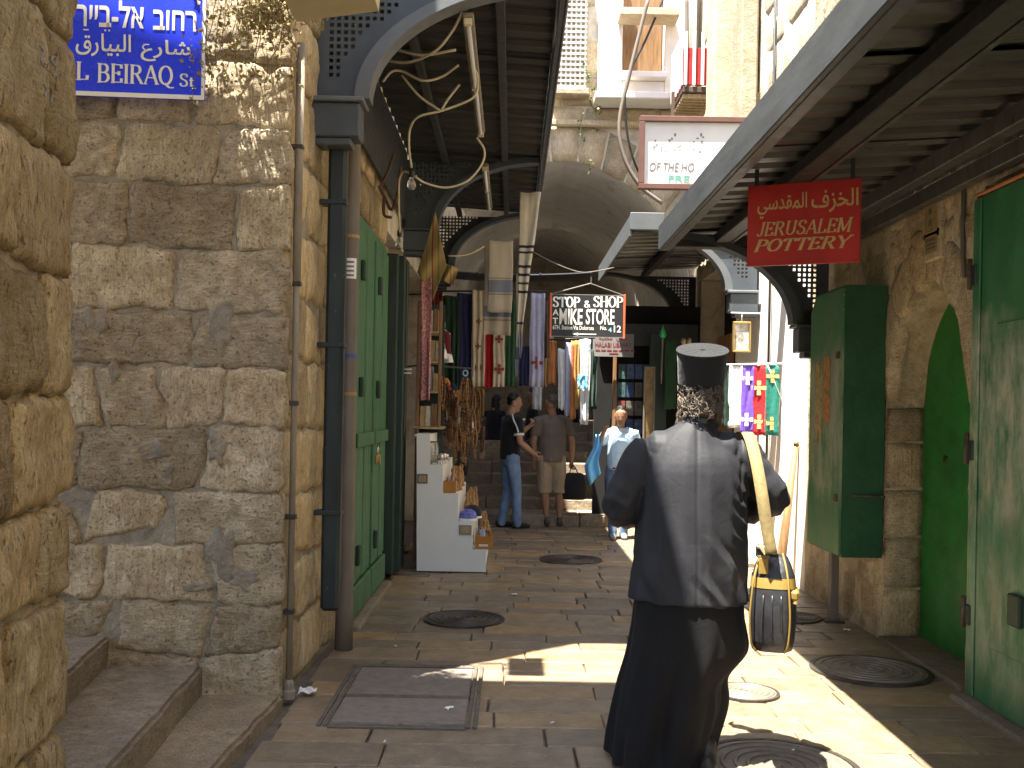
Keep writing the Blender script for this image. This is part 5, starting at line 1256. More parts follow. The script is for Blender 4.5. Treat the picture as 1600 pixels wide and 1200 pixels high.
coat.append(smooth_chain([(.10, -.005, 1.375, .10), (.205, 0, 1.375, .088), (.29, -.01, 1.27, .080), (.352, -.005, 1.185, .078), (.28, .12, 1.12, .066), (.17, .24, 1.10, .056)], 3))
co = blob('coat', coat, .0068, M['robe'], pr, 9, .5, coat_fold)
for v in co.data.vertices:
    if v.co.z < .722: v.co.z = .722 + (v.co.z - .722) * .12
# collar
MB().rings([[(.018 + r_ * math.cos(t_), .0 + r_ * 1.05 * math.sin(t_), z + .012 * math.sin(t_)) for t_ in [2 * math.pi * i / 28 for i in range(28)]] for z, r_ in ((1.495, .078), (1.51, .076), (1.53, .0725), (1.532, .067))], cap=False).build('collar', M['robe'], pr, True, True)
MB().box(.02, .05, -.084, -.074, 1.503, 1.532, .004).build('collar_tab', M['black'], pr, True)
# cassock
Z_ = [(.84, -.225, .222, .17), (.72, -.245, .235, .178), (.62, -.255, .232, .182), (.5, -.275, .215, .19), (.36, -.305, .18, .198), (.22, -.325, .145, .205), (.1, -.34, .115, .21), (.028, -.348, .105, .215)]
secs = []; NS = 200
for i in range(61):
    f = i / 60 * (len(Z_) - 1); a = min(int(f), len(Z_) - 2); q = f - a; q = q
    z, xl, xr, ry = [Z_[a][j] * (1 - q) + Z_[a + 1][j] * q for j in range(4)]
    g_ = max(0, min(1, (.8 - z) / .7)); cx, rx = (xl + xr) / 2, (xr - xl) / 2; ring_ = []
    for k_ in range(NS):
        th = 2 * math.pi * k_ / NS
        w = 1 + g_ * (.075 * math.sin(5 * th + .6 + z * 1.9) + .05 * math.sin(9 * th + 2.0 - z * 3.4) + .025 * math.sin(16 * th + z * 5)) + .03 * g_ * noise.noise(Vector((math.cos(th) * 2.2, math.sin(th) * 2.2, z * 3)))
        if th: w += g_ * (.018 * ridge(th * 2.1 + z * .8 + .25 * math.sin(z * 6)) + .014 * ridge(th * 3.4 - z * 1.3))
        knee = .035 * math.exp(-((z - .52) / .09) ** 2) * math.exp(-((math.cos(th) - .95) / .35) ** 2) - .03 * math.exp(-((z - .38) / .07) ** 2) * max(0, math.cos(th))
        ring_.append((cx + rx * w * math.cos(th) + knee, .02 * g_ + ry * w * math.sin(th), z + .012 * g_ * math.sin(3 * th + 1)))
    secs.append(ring_)
MB().rings(secs, cap=False).build('cassock', M['robeskirt'], pr, True, True)
shoe(pr, (-.09, .16, .085), (0, 1), M['shoeblack'], 1.1); shoe(pr, (.07, -.10, .085), (.1, 1), M['shoeblack'], 1.1)
# hat
hm = Matrix.Translation((.03, .0, 1.672)) @ Matrix.Rotation(R(19), 4, 'X') @ Matrix.Rotation(R(-1.5), 4, 'Y')
M['hatcloth'] = cloth('black_hat_felt', (.014, .014, .0145), .8, .12, 600)
def hatpart(nm, prof, n=48, mat=None, pleat=0):
    m = MB(); m.lathe(prof, 0, 0, n); m.v = [tuple(hm @ Vector((v[0], v[1], v[2] + (pleat * math.sin(math.atan2(v[1], v[0]) * 12) * min(1, math.hypot(v[0], v[1]) / .1) * (1 if v[2] > .155 and math.hypot(v[0], v[1]) < .1 else 0))))) for v in m.v]
    return m.build(nm, mat or M['hatcloth'], pr, True, True)
ht = hatpart('hat', [(.096, -.03), (.0985, -.03), (.101, .02), (.106, .1), (.1105, .158), (.1095, .164), (.104, .163), (.085, .161), (.05, .162), (.02, .163), (.004, .164)], 72, pleat=.0035)
m = MB(); m.tube([hm @ Vector((.110 * math.cos(a), .110 * math.sin(a), .161)) for a in [2 * math.pi * i / 40 for i in range(41)]], .0035, 6).build('hat_rim_piping', M['hatcloth'], ht, True, True)
ht_b = MB(); ht_b.lathe([(.012, .163), (.012, .167), (.003, .169)], 0, 0, 12); ht_b.v = [tuple(hm @ Vector(v)) for v in ht_b.v]; ht_b.build('hat_button', M['hatcloth'], ht, True, True)
# hair and beard: many short curls
rh_ = random.Random(8)
M['greycurl'] = plain('grey_curly_hair', (.12, .095, .07), .55, .75, 45, .3, 200, obj_space=True)
blob('hair', [[(.03, .0, 1.575, .076, .088), (.03, -.002, 1.62, .085, .101), (.03, .0, 1.665, .084, .098)]], .008, M['greycurl'], pr, 2, .5, folds(.006, (70, 70, 70)))
m = MB()
for i in range(330):
    th = rh_.uniform(-200, 20); z = rh_.uniform(1.545, 1.672); c_, s_ = math.cos(R(th)), math.sin(R(th))
    base = Vector((.03 + c_ * (.083 + .004 * rh_.random()), .0 + s_ * .100, z)); tang = Vector((-s_, c_, 0)); out_ = Vector((c_, s_, 0)); rr = rh_.uniform(.006, .013); ph = rh_.random() * 6
    pts = [base + out_ * (.004 + rr * .5 * (1 - math.cos(a))) + tang * rr * math.sin(a + ph) + Vector((0, 0, rr * math.cos(a + ph) - .004 * a)) for a in [j * .9 for j in range(6)]]
    m.tube(pts, [.0016, .002, .002, .0018, .0015, .0008], 4, cap=False)
m.build('curls', M['greycurl'], pr, True, True, fix=False)
m = MB()
for i in range(230):
    s = rh_.choice((-1, 1, -1)); th = R(rh_.uniform(15, 90)); x = .03 + s * (.075 * math.cos(th) + .006); y_ = .03 + .085 * math.sin(th); z = 1.60 - .04 * rh_.random()
    ln = rh_.uniform(.08, .17); wv = rh_.random() * 6
    pts = [Vector((x + s * (.022 * j / 6 + .006 * math.sin(j * 1.3 + wv)), y_ + .03 * j / 6 + .006 * math.cos(j * 1.1 + wv), z - ln * j / 6)) for j in range(7)]
    m.tube(pts, [.002, .0024, .0024, .0022, .002, .0016, .0007], 4, cap=False)
m.build('beard', M['greycurl'], pr, True, True, fix=False)

# ---------------- shoulder bag
M['bagblack'] = plain('black_nylon', (.022, .022, .024), .38, .3, 9, .35, 26, spec=.5, dist=.01, obj_space=True)
M['bagyellow'] = plain('mustard_yellow_webbing', (.24, .15, .03), .6, .15, 12, .25, 200); M['strap'] = plain('tan_yellow_strap', (.24, .18, .075), .8, .25, 60, .4, 240)
bg_ = thing('shoulder_bag', 'black shoulder bag with mustard yellow trim and long strap', 'bag', (PX + .338, PY - .1, .545), R(-14))
def rr_(w, d, z, n=28, e=3.2):
    o = []
    for k in range(n):
        t_ = 2 * math.pi * k / n; c, s = math.cos(t_), math.sin(t_)
        o.append((w * math.copysign(abs(c) ** (2 / e), c), d * math.copysign(abs(s) ** (2 / e), s), z))
    return o
MB().rings([rr_(w, d, z) for w, d, z in ((.072, .085, .0), (.085, .10, .008), (.093, .108, .05), (.100, .115, .14), (.098, .112, .24), (.090, .10, .31), (.076, .075, .36), (.06, .045, .395), (.05, .03, .405))]).build('bag_body', M['bagblack'], bg_, True, True)
MB().rings([rr_(w, d, z) for w, d, z in ((.0965, .109, .272), (.0945, .106, .290), (.0925, .103, .305), (.0915, .1005, .315))], cap=False).build('yellow_band', M['bagyellow'], bg_, True, True)
for x in (-.084, .062):
    tb('piping', [(x * .8, -.088, .003), (x * 1.02, -.108, .04), (x * 1.12, -.1175, .14), (x * 1.05, -.115, .24), (x * .95, -.104, .31), (x * .8, -.075, .365), (x * .6, -.02, .412)], .0045, M['bagyellow'], bg_, 6, True, 4)
bx('side_pocket_flap', (.07, .1055, -.10, .05, .225, .268), M['bagyellow'], bg_, .01, True)
for k in range(3): tb('fabric_crease', [(-.05 + k * .045, -.1165, .05 + .02 * k), (-.045 + k * .04, -.119, .13), (-.04 + k * .036, -.113, .245)], .0035, M['bagblack'], bg_, 5, True, 3)
MB().lathe([(.009, 0), (.011, .004), (.009, .01), (.002, .012)], .09, -.112, 10, .215).build('snap', M['brass'], bg_, True)
bx('buckle', (-.075, -.008, -.095, -.075, .40, .452), M['black'], bg_, .006, True)
bx('buckle_bar', (-.072, -.011, -.102, -.096, .438, .450), M['silver'], bg_, .003, True)
bx('strap_tab', (-.062, -.022, -.098, -.090, .33, .40), M['bagyellow'], bg_, .003, True)
inv = WM[bg_.name].inverted(); prw = WM[pr.name]
sp = [(.20, .15, 1.35), (.215, .09, 1.445), (.225, .0, 1.472), (.235, -.07, 1.445), (.246, -.15, 1.35), (.262, -.197, 1.22), (.282, -.21, 1.08), (.302, -.212, .97)]
sp = [inv @ (prw @ Vector(q)) for q in sp]; sp.append(Vector((-.042, -.09, .452))); sp.append(Vector((-.042, -.094, .40)))
cp = catmull(sp, 8); NP = len(cp) - 1
def strapP(u, v):
    i = int(round(v * NP)); c = cp[i]; t_ = (cp[min(NP, i + 1)] - cp[max(0, i - 1)]).normalized()
    w_ = Vector((1, 0, 0)); w_ = (w_ - t_ * w_.dot(t_)).normalized()
    return c + w_ * (u - .5) * .05
MB().sheet(strapP, 2, NP, (0, -.0022, 0)).build('strap', M['strap'], bg_, True, True)
# ================================================================== shop goods
ORD = 'first second third fourth fifth sixth seventh eighth ninth tenth eleventh twelfth thirteenth fourteenth fifteenth'.split()
def hang_cloth(name, label, cat, px0, px1, py0, py1, Y, mat, group=None, fold=.02, nf=2.5, seed=0, taper=0.0, crosses=None, cmat=None, skew=0.0, yaw=0.0):
    a, b = atY(px0, py0, Y), atY(px1, py1, Y); w = b.x - a.x; h = a.z - b.z
    t = thing(name, label, cat, (a.x + w / 2, Y, b.z), yaw, group)
    def P(u, v):
        k = 1 - taper * (1 - v); x = (u - .5) * w * k + skew * (1 - v)
        return (x + .012 * noise.noise(Vector((seed * 3.1, v * 3, 1))), fold * .8 * (math.sin(u * nf * 6.28 + seed + .8 * v + 1.5 * noise.noise(Vector((u * 2, v * 2, seed)))) * (.35 + .65 * (1 - v)) + .9 * noise.noise(Vector((u * 4, v * 3, seed + 9)))), h * v + .006 * math.sin(u * 5 + seed) + .02 * (1 - v) * noise.noise(Vector((u * 2.5, seed, 4))))
    o = MB().sheet(P, 18, 16, (0, .004, 0)).build('fabric', mat, t, True, True)
    for (u, v, s) in crosses or []:
        c = P(u, v); m = MB(); y = c[1] - .006
        for ax, az in ((.32, 1.0), (1.0, .32)): m.box(c[0] - s * ax / 2, c[0] + s * ax / 2, y - (.002 if ax < .5 else .003), y, c[2] - s * az / 2, c[2] + s * az / 2)
        for dx, dz in ((0, .5), (0, -.5), (.5, 0), (-.5, 0)): m.box(c[0] + dx * s - s * .2, c[0] + dx * s + s * .2, y - .004, y - .0005, c[2] + dz * s - s * .2, c[2] + dz * s + s * .2)
        m.build('embroidered_cross', cmat or M['letterred'], o, True)
    return t
C = {n: cloth(n + '_fabric', c) for n, c in dict(navy=(.022, .024, .075), cream=(.52, .45, .35), red=(.42, .02, .025), green=(.03, .085, .04), lilac=(.42, .42, .55), white=(.75, .75, .74), purple=(.16, .08, .5), teal=(.02, .17, .13), dkgreen=(.015, .04, .025), grey=(.28, .27, .27), maroon=(.12, .012, .02), gold=(.36, .22, .06), bluew=(.2, .5, .75), orange=(.5, .2, .06), brown=(.1, .06, .035)).items()}
M['gold'] = plain('gold_embroidery', (.6, .48, .2), .5, .3, 80, .2)
row = 'scarves hung in a row under the left canopy'
hang_cloth('scarf', 'navy scarf, leftmost in the row, with a blue bead charm', 'scarf', 714, 737, 458, 604, 12.5, C['navy'], row, seed=1)
p = atY(727, 583, 12.42); tag(MB().tube([p + Vector((.03 * math.cos(a), 0, .035 * math.sin(a))) for a in [i * .5236 for i in range(13)]], .012, 6).build('bead_charm', M['letterblue'], None, smooth=True), 'pale blue ring charm on the navy scarf', 'charm')
hang_cloth('scarf', 'cream scarf with two small red crosses and dark stitched edge', 'scarf', 738, 757, 453, 604, 12.45, C['cream'], row, seed=2, crosses=[(.5, .68, .05), (.5, .42, .05), (.3, .2, .05), (.7, .2, .05)])
hang_cloth('scarf', 'plain bright red scarf beside the cream ones', 'scarf', 757, 771, 500, 606, 12.5, C['red'], row, seed=3, fold=.012)
hang_cloth('scarf', 'cream scarf with a large red cross beside the red scarf', 'scarf', 772, 788, 505, 605, 12.45, C['cream'], row, seed=4, fold=.012, crosses=[(.5, .28, .09), (.5, .75, .07)])
hang_cloth('scarf', 'dark green scarf between cream and pale ones', 'scarf', 789, 804, 470, 604, 12.5, C['green'], row, seed=5)
hang_cloth('scarf', 'grey and white scarf beside the dark green one', 'scarf', 804, 816, 495, 590, 12.55, banded('grey_white_bands', [(0, (.5, .5, .5)), (.3, (.2, .22, .3)), (.5, (.5, .48, .45)), (.8, (.3, .3, .33))]), row, seed=6)
hang_cloth('scarf', 'short navy scarf low in the row', 'scarf', 813, 828, 540, 603, 12.45, C['navy'], row, seed=7)
hang_cloth('scarf', 'pale lilac scarf with a red cross at the end of the row', 'scarf', 829, 849, 458, 604, 12.4, C['lilac'], row, seed=8, crosses=[(.5, .26, .11)])
for k, (a, b, y0, y1, c_, l_) in enumerate(((690, 714, 462, 600, 'dkgreen', 'very dark green robe hanging deep in the left stall'), (676, 690, 455, 560, 'maroon', 'dark maroon garment hanging behind the yellow cloth'))):
    hang_cloth('hanging_robe', l_, 'robe', a, b, y0, y1, 12.2, C[c_], None, .03, seed=k)
bar = tag(tb('scarf_rail', [atY(672, 455, 12.55), atY(853, 455, 12.55)], .012, M['darksteel'], None, 8), 'iron rail carrying the row of scarves', 'rail')
bw = banded('cream_with_blue_band', [(0, (.45, .40, .32)), (.25, (.2, .17, .15)), (.262, (.45, .40, .32)), (.28, (.19, .21, .27)), (.45, (.45, .40, .32)), (.47, (.2, .17, .15)), (.483, (.47, .42, .34))])
hang_cloth('shawl', 'cream shawl with one broad grey-blue band hanging in front', 'shawl', 764, 800, 376, 488, 10.4, bw, None, .008, 1.2, 2)
hang_cloth('shawl', 'narrow cream shawl with blue band hanging behind the broad one', 'shawl', 757, 797, 380, 524, 10.55, banded('cream_low_band', [(0, (.42, .37, .29)), (.16, (.22, .19, .16)), (.175, (.42, .37, .29)), (.2, (.17, .18, .25)), (.32, (.42, .37, .29))]), None, .012, 2, 5)
st = [(0, (.50, .45, .36))]
for z in (.06, .28, .34, .40, .46, .56, .60): st += [(z, (.03, .03, .04)), (z + .018, (.50, .45, .36))]
tal = banded('cream_with_black_stripes', st)
hang_cloth('prayer_shawl', 'long cream prayer shawl with black stripes at the canopy edge', 'shawl', 813, 842, 300, 520, 10.4, tal, None, .02, 1.5, 3, taper=.75, skew=-.09)
hang_cloth('prayer_shawl', 'folded dark-striped cloth hanging straight beside the lilac scarf', 'shawl', 806, 822, 430, 560, 11.5, C['grey'], None, .02, 1.5, 6, taper=.8)
yel = banded('yellow_print', [(0, (.34, .25, .09)), (.12, (.4, .3, .12)), (.3, (.3, .2, .07)), (.34, (.42, .33, .15)), (.5, (.33, .05, .03)), (.54, (.42, .32, .13)), (.7, (.3, .2, .08)), (.76, (.42, .32, .14))], 0)
def diamond(name, label, pts, Y, mat):
    P_ = [atY(x, y, Y + dy) for x, y, dy in pts]
    def S(u, v):
        a = P_[0].lerp(P_[1], v); b = P_[3].lerp(P_[2], v); c = a.lerp(b, u); return c + Vector((0, .03 * math.sin(u * 8 + v * 3), 0))
    return tag(MB().sheet(S, 14, 14, (0, .004, 0)).build(name, mat, None, smooth=True), label, 'cloth')
diamond('yellow_cloth', 'large yellow patterned cloth hung by one corner like a diamond', [(680, 330, 0), (652, 425, .1), (676, 472, .12), (697, 412, .0)], 9.7, yel)
diamond('yellow_cloth', 'small yellow patterned square hung beside the large yellow cloth', [(694, 410, 0), (691, 438, 0), (708, 446, 0), (716, 420, 0)], 10.3, yel)
dk = 'dark garments filling the left stall'
for k, (a, b, y0, y1, Yk, c_, l_) in enumerate((
    (664, 678, 470, 560, 11.4, 'brown', 'brown garment deep in the left stall, beside the rack'), (672, 690, 520, 610, 11.8, 'navy', 'navy garment low in the left stall'),
    (700, 716, 470, 612, 12.35, 'dkgreen', 'dark green gown just left of the navy scarf'), (684, 702, 470, 600, 12.6, 'maroon', 'deep red gown between the dark green ones'),
        (848, 858, 470, 560, 12.6, 'brown', 'narrow brown cloth by the lilac scarf'),
    (846, 856, 560, 605, 12.9, 'gold', 'golden cloth at the edge of the row'),
    (700, 718, 520, 640, 14.2, 'brown', 'long brown robe at the back of the left stall'), (724, 742, 610, 660, 13.6, 'maroon', 'maroon cloth hanging below the row, at its left end'), (742, 756, 606, 650, 13.8, 'gold', 'golden cloth below the cream scarf'),
    (832, 846, 604, 640, 14.0, 'white', 'white cloth low behind the two talking men'), (846, 866, 480, 530, 14.1, 'cream', 'cream cloth in the passage behind the black sign'),
    (920, 932, 545, 640, 13.3, 'dkgreen', 'dark green cloth right of the white dress'))):
    hang_cloth('dark_garment', l_, 'garment', a, b, y0, y1, Yk, C[c_], dk, .03, 2, k + 11)
for k in range(12):
    px, py = 668 + (k * 31) % 52, 585 + (k * 17) % 60; a = atY(px, py, 10.9 + .05 * (k % 5)); t = thing('hanging_purse', ORD[k] + ' small embroidered purse hanging behind the rosaries', 'purse', a, 0, 'small purses hanging behind the rosaries')
    blob('purse_body', [[(0, 0, -.10, .045, .02), (0, 0, -.04, .05, .022), (0, 0, 0, .03, .015)]], .009, C[('gold', 'red', 'navy', 'brown', 'grey', 'orange')[k % 6]], t, 2)
    tb('purse_cord', [(-.02, 0, 0), (0, 0, .12), (.02, 0, 0)], .003, M['darksteel'], t, 5, True)
# sunlit clothes right of centre
sg_ = 'bright clothes hanging in the sun under the black sign'
for k, (a, b, y0, y1, c_, l_) in enumerate(((858, 868, 532, 600, 'orange', 'thin orange-edged cloth under the left end of the black sign'), (872, 884, 545, 640, 'white', 'white cloth hanging in sun, left of the bright group'), (884, 893, 535, 650, 'lilac', 'pale lilac scarf in the bright group'), (893, 900, 532, 655, 'orange', 'orange scarf in the bright group'), (900, 907, 532, 640, 'gold', 'golden scarf in the bright group'), (906, 921, 530, 664, 'white', 'long white dress hanging in sun at the right of the group'), (903, 917, 585, 608, 'bluew', 'sky blue bundle in front of the white dress'))):
    hang_cloth('hanging_garment', l_, 'garment', a, b, y0, y1, 13.05 - .04 * k, C[c_], sg_, .018, 1.5, k, taper=.3 if c_ == 'white' else 0)
tag(tb('garment_rail', [atY(852, 531, 13.0), atY(930, 528, 13.0)], .01, M['darksteel'], None, 8), 'thin rail holding the sunlit clothes', 'rail')
# tarpaulin added over the foot of the stairs to keep the sun off
t = thing('shade_tarpaulin', 'dark tarpaulin added to shade the foot of the stairs', 'awning', (0, 14, 3.3))
MB().sheet(lambda u, v: (-1.1 + 2.15 * u, 13.45 + .85 * v, 3.42 - .05 * math.sin(u * 3.14) + .03 * math.sin(v * 9)), 12, 8, (0, 0, .006)).build('tarpaulin', M['darkcloth'], t, smooth=True)
for x in (-.5, .35): tb('support', [(x, 13.45, 3.40), (x, 14.3, 3.40)], .012, M['darksteel'], t, 6)
# scarves on the sunlit wall
rg = 'embroidered scarves on the bar by the sunlit wall'
Yr = 9.55
def wallscarf(px0, px1, py1, c_, l_, crosses, cm, seed): hang_cloth('embroidered_scarf', l_, 'scarf', px0, px1, 571, py1, Yr, C[c_], rg, .012, 1.2, seed, crosses=crosses, cmat=cm)
wallscarf(1130, 1139, 668, 'dkgreen', 'narrow dark green scarf partly behind the white one', [], None, 1)
wallscarf(1139, 1159, 668, 'white', 'plain white scarf on the bar', [], None, 2)
wallscarf(1159, 1177, 678, 'purple', 'purple scarf with two white crosses', [(.5, .82, .09), (.45, .22, .09)], M['letter'], 3)
wallscarf(1177, 1196, 681, 'red', 'red scarf with two golden crosses', [(.5, .68, .10), (.5, .2, .10)], M['gold'], 4)
wallscarf(1196, 1216, 681, 'teal', 'teal green scarf with two tan crosses', [(.5, .84, .09), (.5, .17, .09)], M['lettertan'], 5)
a, b = atY(1126, 570, Yr), Vector((RX - .005, Yr, atY(1225, 568, Yr).z))
t = thing('scarf_bar', 'white bar holding the embroidered scarves out from the wall', 'bar', b)
tb('bar', [a, b], .009, M['white'], t, 8); tb('stay', [a.lerp(b, .75), (RX - .005, Yr, b.z - .35)], .006, M['white'], t, 6)
# framed picture on an arm
t = thing('framed_picture', 'small picture in a gilt frame hanging from an arm beside the sunlit wall', 'picture', atY(1158, 548, 10.25))
a, b = atY(1144, 550, 10.25), atY(1173, 503, 10.25)
bx('picture_panel', (a.x + .02, b.x - .02, 10.245, 10.265, a.z + .02, b.z - .02), plain('marbled_picture', (.5, .47, .4), .5, .7, 14, .1), t)
for r_ in ((a.x, b.x, a.z, a.z + .02), (a.x, b.x, b.z - .02, b.z), (a.x, a.x + .02, a.z + .021, b.z - .021), (b.x - .02, b.x, a.z + .021, b.z - .021)): bx('frame_bar', (r_[0], r_[1], 10.225, 10.27, r_[2], r_[3]), M['brass'], t, .004)
tb('arm', [(RX - .01, 10.25, b.z + .09), (a.x - .02, 10.25, b.z + .09)], .008, M['white'], t, 6); tb('cord', [((a.x + b.x) / 2, 10.25, b.z), ((a.x + b.x) / 2, 10.25, b.z + .09)], .004, M['white'], t, 6)
# wooden pole leaning on the wall
a, b = atX(1222, 866, 2.45), atX(1244, 700, 2.57)
a.y = 8.95; b.y = 8.95
t = thing('leaning_pole', 'brown wooden pole leaning against the sunlit wall behind the bag', 'pole', (2.42, 8.95, 0))
a = atY(1221, 870, 8.95); b = atY(1244, 696, 8.95); d_ = (b - a) / (b.z - a.z)
MB().tube([a - d_ * a.z + Vector((0, 0, .01)), a, b], [.05, .045, .022], 10).build('shaft', M['wood'], t, smooth=True)
MB().tube([b, b + d_ * .04], [.026, .02], 10).build('tip', M['wood'], t, smooth=True)
# pegs seen above the hat
for px, l_ in ((1068, 'left of two wooden pegs above the black hat'), (1077, 'right of two wooden pegs above the black hat')):
    a = atY(px, 545, 12); t = thing('wooden_peg', l_, 'peg', a, 0, 'wooden pegs above the hat')
    MB().lathe([(.022, -.6), (.022, .06), (.028, .07), (.03, .1), (.02, .125), (.003, .13)], a.x, a.y, 12, a.z).build('peg', M['palewood'], t, smooth=True)
# dark kiosk at the right of the stairs
ks = thing('news_kiosk', 'dark kiosk front with racks of printed covers behind the boy', 'kiosk', (1.7, 13.4, 0))
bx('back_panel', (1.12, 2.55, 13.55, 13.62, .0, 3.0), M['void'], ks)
for x in (1.36, 1.92): bx('post', (x, x + .05, 13.44, 13.49, 0, 2.62), M['wood'], ks, .006)
bx('head_board', (1.12, 2.5, 13.44, 13.5, 2.45, 2.75), M['darksteel'], ks, .006)
rk = random.Random(2)
cols = [plain('cover_%d' % i, c, .5, .5, 18, 0) for i, c in enumerate(((.08, .12, .22), (.2, .05, .04), (.05, .1, .1), (.15, .13, .1), (.04, .06, .14)))]
for j in range(6):
    for i in range(4): bx('printed_cover', (1.44 + i * .115, 1.54 + i * .115, 13.515 + .004 * (i % 2), 13.54, .75 + j * .25, .75 + j * .25 + .2), cols[rk.randrange(5)], ks)
t = thing('tall_mirror', 'tall narrow framed panel leaning beside the kiosk', 'mirror', atY(1012, 690, 12.3))
a, b = atY(1004, 694, 12.3), atY(1024, 573, 12.3)
bx('panel', (a.x + .02, b.x - .02, 12.3, 12.32, .02, b.z - .02), plain('amber_panel', (.16, .10, .03), .4, .5, 8, .1), t)
for r_ in ((a.x, b.x, b.z - .02, b.z), (a.x, a.x + .02, 0.0, b.z - .021), (b.x - .02, b.x, 0.0, b.z - .021)): bx('frame_bar', (r_[0], r_[1], 12.28, 12.33, r_[2], r_[3]), M['pipegrey'], t, .004)
for k, (px, y0, y1, c_, l_) in enumerate(((1030, 520, 650, 'dkgreen', 'dark green shop shutter leaf behind the tall panel'), (1048, 530, 640, 'green', 'green cloth hanging behind the black hat'))):
    a, b = atY(px - 14, y0, 12.9 - .3 * k), atY(px + 12, y1, 12.9 - .3 * k)
    if k == 0: tag(bx('shutter_leaf', (a.x, b.x, 12.9, 12.95, 0, a.z), M['greendark'], None, .01), l_, 'shutter')
    else: hang_cloth('green_cloth', l_, 'cloth', px - 8, px + 8, y0, y1, 12.6, C[c_], None, .02, 1.5, 4)
a = atY(1036, 515, 12.2); b = atY(1033, 600, 12.2)
t = thing('closed_umbrella', 'closed bright green umbrella hanging above the tall panel', 'umbrella', b)
MB().tube([b, b.lerp(a, .15), b.lerp(a, .8), a], [.006, .012, .015, .006], 8).build('shaft', M['pipegrey'], t, smooth=True)
MB().lathe([(.03, -.10), (.045, -.07), (.03, -.02), (.012, .02), (.01, .05)], a.x, a.y, 10, a.z).build('green_tip', plain('bright_green', (.03, .45, .12), .4, .1, 8, 0), t, smooth=True)
for y0, y1, x in ((11.65, 12.4, 2.55),):
    t = tag(bx('shop_door_leaf', (x, x + .05, y0, y1, .02, 2.5), M['wood'], None, .01), 'dark wooden shop door leaf under the far right canopy', 'door')
# cabling across the street behind the framed picture
# ---------------- white stepped display stand
Ys = 9.36
ds = thing('display_stand', 'white stepped display stand in front of the left souvenir shop', 'stand', (-.5, Ys, 0))
prof = [(651, 898), (651, 678), (672, 678), (672, 726), (692, 726), (692, 771), (716, 771), (716, 815), (738, 815), (738, 859), (759, 859), (759, 898)]
pp = [atY(x, y, Ys) for x, y in prof]; pp = [(q.x, max(q.z, .012)) for q in pp]; pp[0] = (pp[0][0], .012); pp[-1] = (pp[-1][0], .012)
MB().prism(pp, .02, 'y', Ys).build('side_panel', M['panelwhite'], ds); MB().prism(pp, .02, 'y', Ys + 1.5).build('side_panel', M['panelwhite'], ds)
lev = []
for i in range(1, len(pp) - 1, 2):
    (x0, z0), (x1, z1) = pp[i], pp[i + 1]; lev.append((x0, x1, z0))
    bx('shelf', (x0 - .02, x1 - .003, Ys + .021, Ys + 1.499, z0 - .025, z0 - .004), M['panelwhite'], ds)
    bx('riser', (x1 - .022, x1 - .004, Ys + .021, Ys + 1.499, max(.012, (pp[i + 2][1] if i + 2 < len(pp) else .012) + .001), z0 - .026), M['panelwhite'], ds)
def tagbox(px, py, w, h, m_): 
    a = atY(px, py, Ys - .012); bx('label_holder', (a.x - w / 2, a.x + w / 2, Ys - .014, Ys - .001, a.z - h / 2, a.z + h / 2), m_, ds, .004)
    bx('label_card', (a.x - w / 2 + .015, a.x + w / 2 - .015, Ys - .017, Ys - .0145, a.z - h / 2 + .015, a.z + h / 2 - .015), M['palewood'], ds)
tagbox(660, 748, .10, .09, M['pipegrey']); tagbox(727, 828, .12, .09, M['greyboard'])
# goods on the stand
M['boxorange'] = plain('orange_cardboard', (.45, .19, .035), .6, .15, 12, .1); M['lilacbox'] = plain('pale_print_box', (.5, .47, .5), .5, .4, 40, 0)
def open_box(label, x0, x1, y0, y1, z0, z1, mat):
    t = thing('cardboard_box', label, 'box', ((x0 + x1) / 2, y0, z0), 0, 'boxes of small goods on the white stand')
    for r_ in ((x0, x1, y0, y0 + .006), (x0, x1, y1 - .006, y1), (x0, x0 + .006, y0 + .0061, y1 - .0061), (x1 - .006, x1, y0 + .0061, y1 - .0061)): bx('box_wall', (*r_, z0 + .004, z1), mat, t)
    bx('box_base', (x0 + .001, x1 - .001, y0 + .001, y1 - .001, z0, z0 + .0035), mat, t)
    rr = random.Random(int(x0 * 999) + int(y0 * 77))
    for k in range(7):
        a = x0 + .02 + (x1 - x0 - .05) * rr.random(); b = y0 + .02 + (y1 - y0 - .05) * rr.random(); ln = .06 + .05 * rr.random(); tl = rr.uniform(-.5, .5)
        m = MB(); m.beam((a, b, z0 + .01), (a + ln * math.sin(tl) * .5, b, z1 + ln * .4), .018, .012); m.build('packet', (M['lilacbox'], M['paper'], M['letterred'], M['palewood'], M['letterblue'])[rr.randrange(5)], t)
    return t
L5 = lev
x0, x1, z = L5[4]; open_box('orange cardboard box of packets on the lowest step of the stand', x0 + .02, x1 + .06, Ys - .005 + .03, Ys + .2, z, z + .125, M['boxorange'])
bx('printed_line', (x0 + .06, x1 + .02, Ys + .0225, Ys + .0248, z + .03, z + .05), M['letter'], bpy.data.objects['cardboard_box'])
x0, x1, z = L5[2]; open_box('small orange box with paper packets on the middle step', x0 + .0, x0 + .12, Ys + .03, Ys + .2, z, z + .11, M['boxorange'])
x0, x1, z = L5[4]; open_box('second cardboard box further along the lowest step', x0 + .02, x1 + .03, Ys + .32, Ys + .55, z, z + .12, M['olive'])
x0, x1, z = L5[3]
t = thing('skullcap', 'blue and white embroidered skullcap on the stand', 'cap', (x0 + .07, Ys + .16, z))
